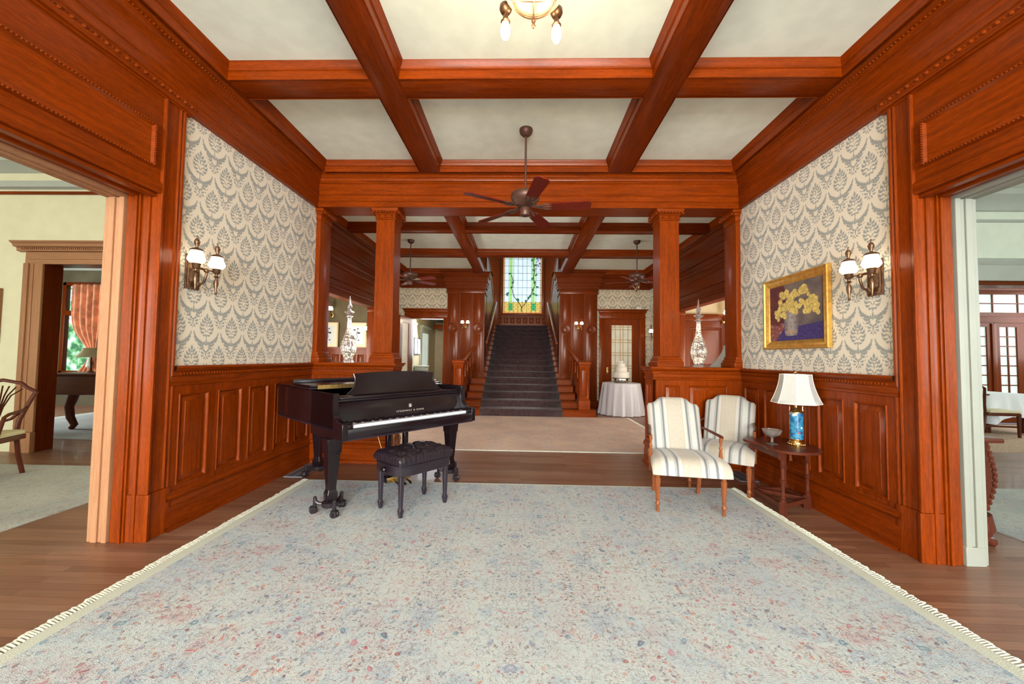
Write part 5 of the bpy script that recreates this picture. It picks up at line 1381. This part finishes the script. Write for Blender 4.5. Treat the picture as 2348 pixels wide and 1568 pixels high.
point('passage_bulb', (-2.24, 11.3, 2.36), 10, (1, .85, .6), .08)
# ================================================================ LEFT ROOM
# cornice and picture rail on the back wall
m = MB(); m.run([(0, 3.44), (.02, 3.45), (.05, 3.46), (.05, 3.52), (.03, 3.53), (.03, 3.55), (0, 3.55)], [(-2.94, 4.85), (-11, 4.85)]); m.run([(0, 3.66), (.03, 3.67), (.10, 3.74), (.16, 3.76), (.16, 3.80)], [(-2.94, 4.85), (-11, 4.85)]); struct('trim', m, 'paint_white')
m = MB(); m.run([(0, 3.37), (.02, 3.37), (.03, 3.385), (.03, 3.405), (0, 3.42)], [(-2.94, 4.85), (-11, 4.85)]); struct('trim', m, 'oak_x')
# doorway casing, pale on this side
DW = thing('doorway_casing', 'pale oak doorway with dentil cornice in cream wall of the left room', 'doorway', (-5.85, 4.85, 0))
def V(name, pts, z0, z1, mt): m = MB(); m.prism(pts, z0, z1); return m.build(name, mt, DW, bevel=.003)
m = MB()
for x0, x1 in ((-.66, -.42), (.42, .66)):
    m.bbox(x0, x1, -.03, .0, .26, 2.45, .006); m.bbox(x0+(.0 if x0 < 0 else .17), x0+(.07 if x0 < 0 else .24), -.05, 0, .26, 2.45, .008); m.bbox(x0+(.1 if x0 < 0 else .09), x0+(.13 if x0 < 0 else .12), -.04, 0, .26, 2.45, .008)
    m.bbox(x0-.01, x1+.01, -.06, 0, 0, .26, .006)
m.build('side_casing', 'oakpale_z', DW)
m = MB(); m.bbox(-.66, .66, -.03, 0, 2.44, 2.60, .006); m.bbox(-.60, .60, -.045, 0, 2.50, 2.53, .006); m.build('head_casing', 'oakpale_x', DW)
m = MB(); m.prism([(0, 2.60), (-.05, 2.61), (-.05, 2.65), (-.09, 2.66), (-.10, 2.69), (-.13, 2.71), (-.13, 2.725), (0, 2.725)], -.76, .76, 'x')
for i in range(50): m.box(-.68+i*.0275, -.668+i*.0275, -.068, -.045, 2.625, 2.65)
m.build('cornice', 'oakpale_x', DW)
m = MB(); m.box(-.44, -.42, 0, .2, 0, 2.45); m.box(.42, .44, 0, .2, 0, 2.45); m.box(-.44, .44, 0, .2, 2.44, 2.46); m.build('reveal', 'oakdark_z', DW)
# shield-back chair
def shield_chair(label, loc, rz, arms, mt='walnut_z'):
    A = thing('shield_back_chair' if arms else 'dining_chair', label, 'chair', loc, rz)
    for s in (-1, 1):
        m = MB(); m.sq([(.016, 0), (.022, .42)], c=(s*.24, -.24, 0)); m.build('leg', mt, A, bevel=.003)
        m = MB(); m.tube([(s*.20, .30, 0), (s*.19, .25, .2), (s*.185, .22, .43), (s*.19, .235, .56), (s*.235, .27, .74), (s*.27, .30, .86)], .020, 8); m.build('leg', mt, A, smooth=60)
    m = MB(); m.bbox(-.255, .255, -.26, .235, .375, .425, .006); m.build('seat_rail', mt, A)
    m = MB(); m.bbox(-.265, .265, -.27, .22, .425, .475, .022); m.build('seat', 'cream_seat', A)
    m = MB(); top = [(-.27, .86), (-.20, .90), (-.15, .95), (0, .985), (.15, .95), (.20, .90), (.27, .86)]
    m.tube([(x, .30+.02*(z-.86), z) for x, z in top], .018, 8)
    lo_ = [(-.27, .86), (-.22, .70), (-.12, .58), (0, .535), (.12, .58), (.22, .70), (.27, .86)]
    m.tube([(x, .30-(.86-z)*.2, z) for x, z in lo_], .015, 8); m.build('shield_frame', mt, A, smooth=60)
    m = MB()
    for k in range(-3, 4):
        m.tube([(k*.006, .245, .56), (k*.012, .27, .70), (k*.026, .29, .82), (k*.052, .305, .925-.004*k*k)], .009, 6, flat=.6)
    m.build('splat', mt, A, smooth=60)
    if arms:
        for s in (-1, 1):
            m = MB(); m.tube([(s*.225, .26, .70), (s*.29, .12, .68), (s*.31, -.06, .665), (s*.30, -.10, .64), (s*.27, -.12, .44)], .016, 8); m.build('arm', mt, A, smooth=60)
    else:
        m = MB(); bar(m, (-.23, -.24), (-.19, .26), .17, .20, .009); bar(m, (.23, -.24), (.19, .26), .17, .20, .009); bar(m, (-.21, .02), (.21, .02), .17, .20, .009); m.build('stretcher', mt, A)
    return A
shield_chair('dark shield-back armchair with cream seat at left edge of the view', (-5.38, 3.66, .006), .35, True)
r_ = rug('area_rug', 'pale rug on the floor of the left room under the armchair', (-4.85, 3.15, 0), 1.13, 1.15, 'rug_pale', fringe=False, h=.006); r_.rotation_euler.z = .0
# picture edge
Q = thing('framed_picture', 'brown framed picture on cream wall, cut by the left edge', 'picture', (-7.12, 4.83, 1.76)); m = MB(); m.bbox(-.26, .30, -.02, .02, -.36, .36, .006); m.build('frame', 'oakpale_z', Q); m = MB(); m.box(-.2, .24, -.026, -.018, -.3, .3); m.build('print', 'paper', Q, smooth=0)

# music room beyond the doorway
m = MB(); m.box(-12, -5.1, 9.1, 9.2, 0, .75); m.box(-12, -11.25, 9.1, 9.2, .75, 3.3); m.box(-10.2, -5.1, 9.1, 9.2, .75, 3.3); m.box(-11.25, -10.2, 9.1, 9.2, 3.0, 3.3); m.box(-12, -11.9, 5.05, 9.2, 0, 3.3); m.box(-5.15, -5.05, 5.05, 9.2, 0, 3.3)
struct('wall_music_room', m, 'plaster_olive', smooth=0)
m = MB(); m.T = frame_T((-5.2, 9.1, 0), -1, 0); panelled(m, 5, 0, 1.55, [(.1+i*.5, .5+i*.5, .3, 1.4) for i in range(9)], .03); m.box(0, 5.0, 0, .06, 1.55, 1.6); struct('trim', m, 'oakdark_z')
WN = thing('garden_window', 'music room window with leaded transom and trees outside', 'window', (-10.72, 9.12, 0))
m = MB(); 
m.bbox(-.53, -.44, -.05, .05, .75, 3.0, .008); m.bbox(.44, .53, -.05, .05, .75, 3.0, .008); m.bbox(-.53, .53, -.05, .05, .75, .84, .008); m.bbox(-.53, .53, -.05, .05, 2.92, 3.0, .008); m.bbox(-.5, .5, -.06, .05, 2.18, 2.30, .008); m.build('frame', 'oakdark_z', WN)
m = MB(); m.box(-.45, .45, 0, .01, .8, 2.95); m.build('panes', 'pane', WN, smooth=0)
m = MB()
for i in range(9): m.box(-.45+i*.1125-.004, -.45+i*.1125+.004, -.01, 0, 2.3, 2.95)
for i in range(6): m.box(-.45, .45, -.01, 0, 2.3+i*.11-.004, 2.3+i*.11+.004)
m.build('lead_cames', 'lead', WN, smooth=0)
m = MB(); m.box(-15, -7, 11.5, 11.6, 0, 5); o = m.build('garden_trees', 'garden', None, smooth=0); tag(o, 'leafy green garden trees seen through music room window', 'trees', kind='stuff')
m = MB()
def curt(u, v):
    t = 1-v; pinch = math.exp(-((t-.80)/.22)**2); w2 = .42*(1-.74*pinch); xc = .0+.16*pinch
    return (xc+w2*(u*2-1), .05*math.sin(u*34)*(.4+.6*(1-pinch)), .80+2.1*v)
m.grid(curt, 90, 40); o = m.build('curtain', 'curtain', None, smooth=60, solid=.006); o.location = (-10.28, 8.82, 0); tag(o, 'rust striped curtain tied back beside the music room window', 'curtain')
m = MB(); m.tube([(.06, -.07, 1.20), (.18, -.10, 1.17), (.34, -.07, 1.20), (.45, .05, 1.34)], .018, 6); m.lathe([(.02, 0), (.06, .04), (.03, .2), (.02, .24)], c=(.20, -.10, .92), seg=10); m.build('tie_back', 'fringe', o)
G2 = thing('square_piano', 'dark square piano with curved legs in the music room', 'piano', (-6.95, 6.35, 0), .1)
m = MB(); m.bbox(-.75, .85, -.3, .42, .60, .92, .03); m.build('case', 'walnut_x', G2); m = MB(); m.bbox(-.78, .88, -.33, .45, .92, .95, .01); m.build('lid', 'walnut_x', G2)
for x in (-.55, .62):
    m = MB(); m.tube([(x, 0, .62), (x-.03, 0, .5), (x-.07, 0, .38), (x-.04, 0, .2), (x+.03, 0, .08), (x-.02, 0, .02)], lambda t: .075-.035*t, 10); m.build('leg', 'walnut_z', G2, smooth=60)
St = thing('piano_stool', 'round claw-foot piano stool with tan seat in the music room', 'stool', (-7.86, 5.95, 0))
m = MB(); m.lathe([(.17, .46), (.19, .47), (.19, .50), (.17, .52)], seg=26); m.build('seat', 'oakpale_x', St, smooth=50)
for k in range(4):
    a = k*PI/2+.5; m = MB(); m.tube([(.05*math.cos(a), .05*math.sin(a), .46), (.10*math.cos(a), .10*math.sin(a), .25), (.19*math.cos(a), .19*math.sin(a), .02)], .017, 8); m.build('leg', 'walnut_z', St)
m = MB(); m.tube([(.12, 0, .18), (-.12, 0, .18)], .01, 6); m.tube([(0, .12, .18), (0, -.12, .18)], .01, 6); m.lathe([(.03, .15), (.035, .46)], seg=10); m.build('post', 'walnut_z', St)
Q = thing('piano_lamp', 'lamp with pleated tan shade on the square piano', 'lamp', (-7.42, 6.45, .95))
m = MB(); m.lathe([(.06, 0), (.02, .03), (.012, .1), (.02, .16), (.01, .3)], seg=12); m.build('stem', 'bronze', Q); m = MB(); shade(m, .20, .11, .26, .42, n=16); m.build('shade', 'mat_board', Q)
m = MB(); m.box(-9.2, -5.3, 5.6, 8.6, 0, .006); o = m.build('carpet', 'rug_pale', None, smooth=0); tag(o, 'pale grey carpet on the music room floor', 'rug')
small_sconce('single lit sconce beside the curtain in the music room', -9.55, 9.08, 1.98, 0, 1, 1.1, 3)

# ================================================================ RIGHT ROOM AND DINING ROOM
m = MB(); m.run([(0, 3.52), (.03, 3.53), (.05, 3.6), (.09, 3.66), (.16, 3.72), (.17, 3.80)], [(12, 5.7), (2.99, 5.7)]); m.run([(0, 3.36), (.02, 3.37), (.02, 3.40), (0, 3.41)], [(12, 5.7), (2.99, 5.7)])
m.run([(0, 2.50), (.04, 2.50), (.05, 2.53), (.05, 2.72), (.07, 2.74), (.09, 2.80), (.06, 2.82), (0, 2.83)], [(12, 5.7), (5.5, 5.7)])
m.box(5.5, 5.75, 5.62, 5.7, 0, 2.5)
struct('trim', m, 'paint_white')
m = MB(); m.box(5.7, 12, 5.70, 5.9, 2.44, 2.5); m.box(5.66, 5.7, 5.7, 5.92, 0, 2.5); struct('trim', m, 'oakdark_x')
m = MB(); m.box(5.3, 9.60, 8.7, 8.8, 0, 3.3) if False else None
m.box(5.3, 9.05, 8.7, 8.8, 0, 3.3); m.box(9.05, 12, 8.7, 8.8, 3.1, 3.3); m.box(5.3, 5.35, 5.9, 8.8, 0, 3.3); struct('wall_dining', m, 'plaster_green', smooth=0)
FD = thing('french_doors', 'mahogany french doors with many panes and transom in the dining room', 'door', (9.05, 8.7, 0))
m = MB(); m.bbox(0, .16, -.06, .1, 0, 3.0, .01); m.bbox(0, 2.9, -.06, .1, 2.92, 3.1, .01); m.bbox(.12, 2.9, -.05, .08, 2.20, 2.34, .01); m.bbox(1.25, 1.35, -.056, .08, .03, 2.19, .01); m.build('frame', 'oakdark_z', FD)
def panes(m, x0, x1, z0, z1, nx, nz, st=.09, bar_=.022):
    m.box(x0, x0+st, -.03, .03, z0, z1); m.box(x1-st, x1, -.03, .03, z0, z1); m.box(x0+st, x1-st, -.03, .03, z1-st, z1); m.box(x0+st, x1-st, -.03, .03, z0, z0+st*(2 if z0 < .1 else 1))
    for i in range(1, nx): x = x0+st+(x1-x0-2*st)*i/nx; m.box(x-bar_/2, x+bar_/2, -.022, .022, z0+.03, z1-.03)
    zb = z0+st*(2 if z0 < .1 else 1)
    for i in range(1, nz): z = zb+(z1-st-zb)*i/nz; m.box(x0+.03, x1-.03, -.019, .019, z-bar_/2, z+bar_/2)
for x0 in (.16, .71, 1.35, 1.9):
    m = MB(); panes(m, x0, x0+.55, .02, 2.2, 1 if x0 == .16 else 2, 9); m.build('leaf', 'oakdark_z', FD, smooth=0)
m = MB(); panes(m, .16, 2.5, 2.34, 2.92, 4, 2); m.build('transom', 'oakdark_z', FD, smooth=0)
m = MB(); m.box(.16, 2.8, .0, .006, .1, 2.95); m.build('panes', 'glass_day', FD, smooth=0)
DT = thing('dining_table', 'dining table under white cloth in the far right room', 'table', (9.1, 7.78, 0))
m = MB(); m.box(-.42, .42, -.38, .38, .71, .735); m.build('tabletop', 'walnut_x', DT)
for x in (-.34, .34):
    for y in (-.28, .28): m = MB(); m.sq([(.02, 0), (.03, .71)], c=(x, y, 0)); m.build('leg', 'walnut_z', DT)
m = MB(); R = []
for t in range(8):
    q = t/7; z = .742-.42*q; rg = []
    for j in range(80):
        a = 2*PI*j/80; c_, s_ = math.cos(a), math.sin(a); k = (abs(c_)**8+abs(s_)**8)**(-1/8); cn = (abs(c_*s_)*2)**4
        rg.append(((.43+.05*q+.03*q*math.sin(a*13)+.10*cn*q)*c_*k, (.39+.05*q+.03*q*math.sin(a*13)+.10*cn*q)*s_*k, z-.14*cn*q))
    R.append(rg)
m.rings(R, cap1=False); o = m.build('tablecloth', 'white_cloth', None, smooth=60); o.location = (9.1, 7.78, 0); tag(o, 'white cloth with hanging corners over the dining table', 'tablecloth')
shield_chair('dark dining chair with cream seat drawn up to the white dining table', (8.55, 7.28, .006), PI/2-.1, False)
rug('area_rug', 'beige carpet under the dining table, far right room', (8.6, 7.2, 0), 3.0, 1.3, 'carpet_beige', fringe=False, h=.006)
rug('area_rug', 'pale rug on right room floor beyond the carved commode', (5.2, 3.45, 0), 1.5, .72, 'rug_pale', fringe=False, h=.006)
CM = thing('carved_commode', 'carved dark bombe commode edge behind the white door casing', 'cabinet', (3.17, 3.25, 0))
m = MB(); R = []
for z, e in ((.74, .27), (.72, .27), (.68, .24), (.62, .265), (.52, .30), (.44, .29), (.34, .25), (.24, .21), (.18, .20)): R.append([(-.17, -.42, z), (e*.55, -.42-.0, z), (e, -.30, z), (e, .42, z), (-.17, .42, z)])
m.rings(R); m.build('body', 'walnut_z', CM, smooth=50)
m = MB()
for i in range(26):
    t = i/25; m.ball((.235+.055*math.sin(t*3)-.07*max(0, t-.5)+.012*(i % 2), -.325, .71-t*.5), .013, 8, sz=1.5)
m.build('carving', 'walnut_z', CM)
m = MB(); m.bbox(-.17, .24, -.44, .43, .74, .775, .01); m.build('top', 'walnut_x', CM)
for y in (-.36, .36):
    m = MB(); m.tube([(.16, y, .22), (.19, y, .12), (.15, y, .05), (.22, y, .025)], lambda t: .045-.01*t, 8); m.build('foot', 'walnut_z', CM, smooth=60)
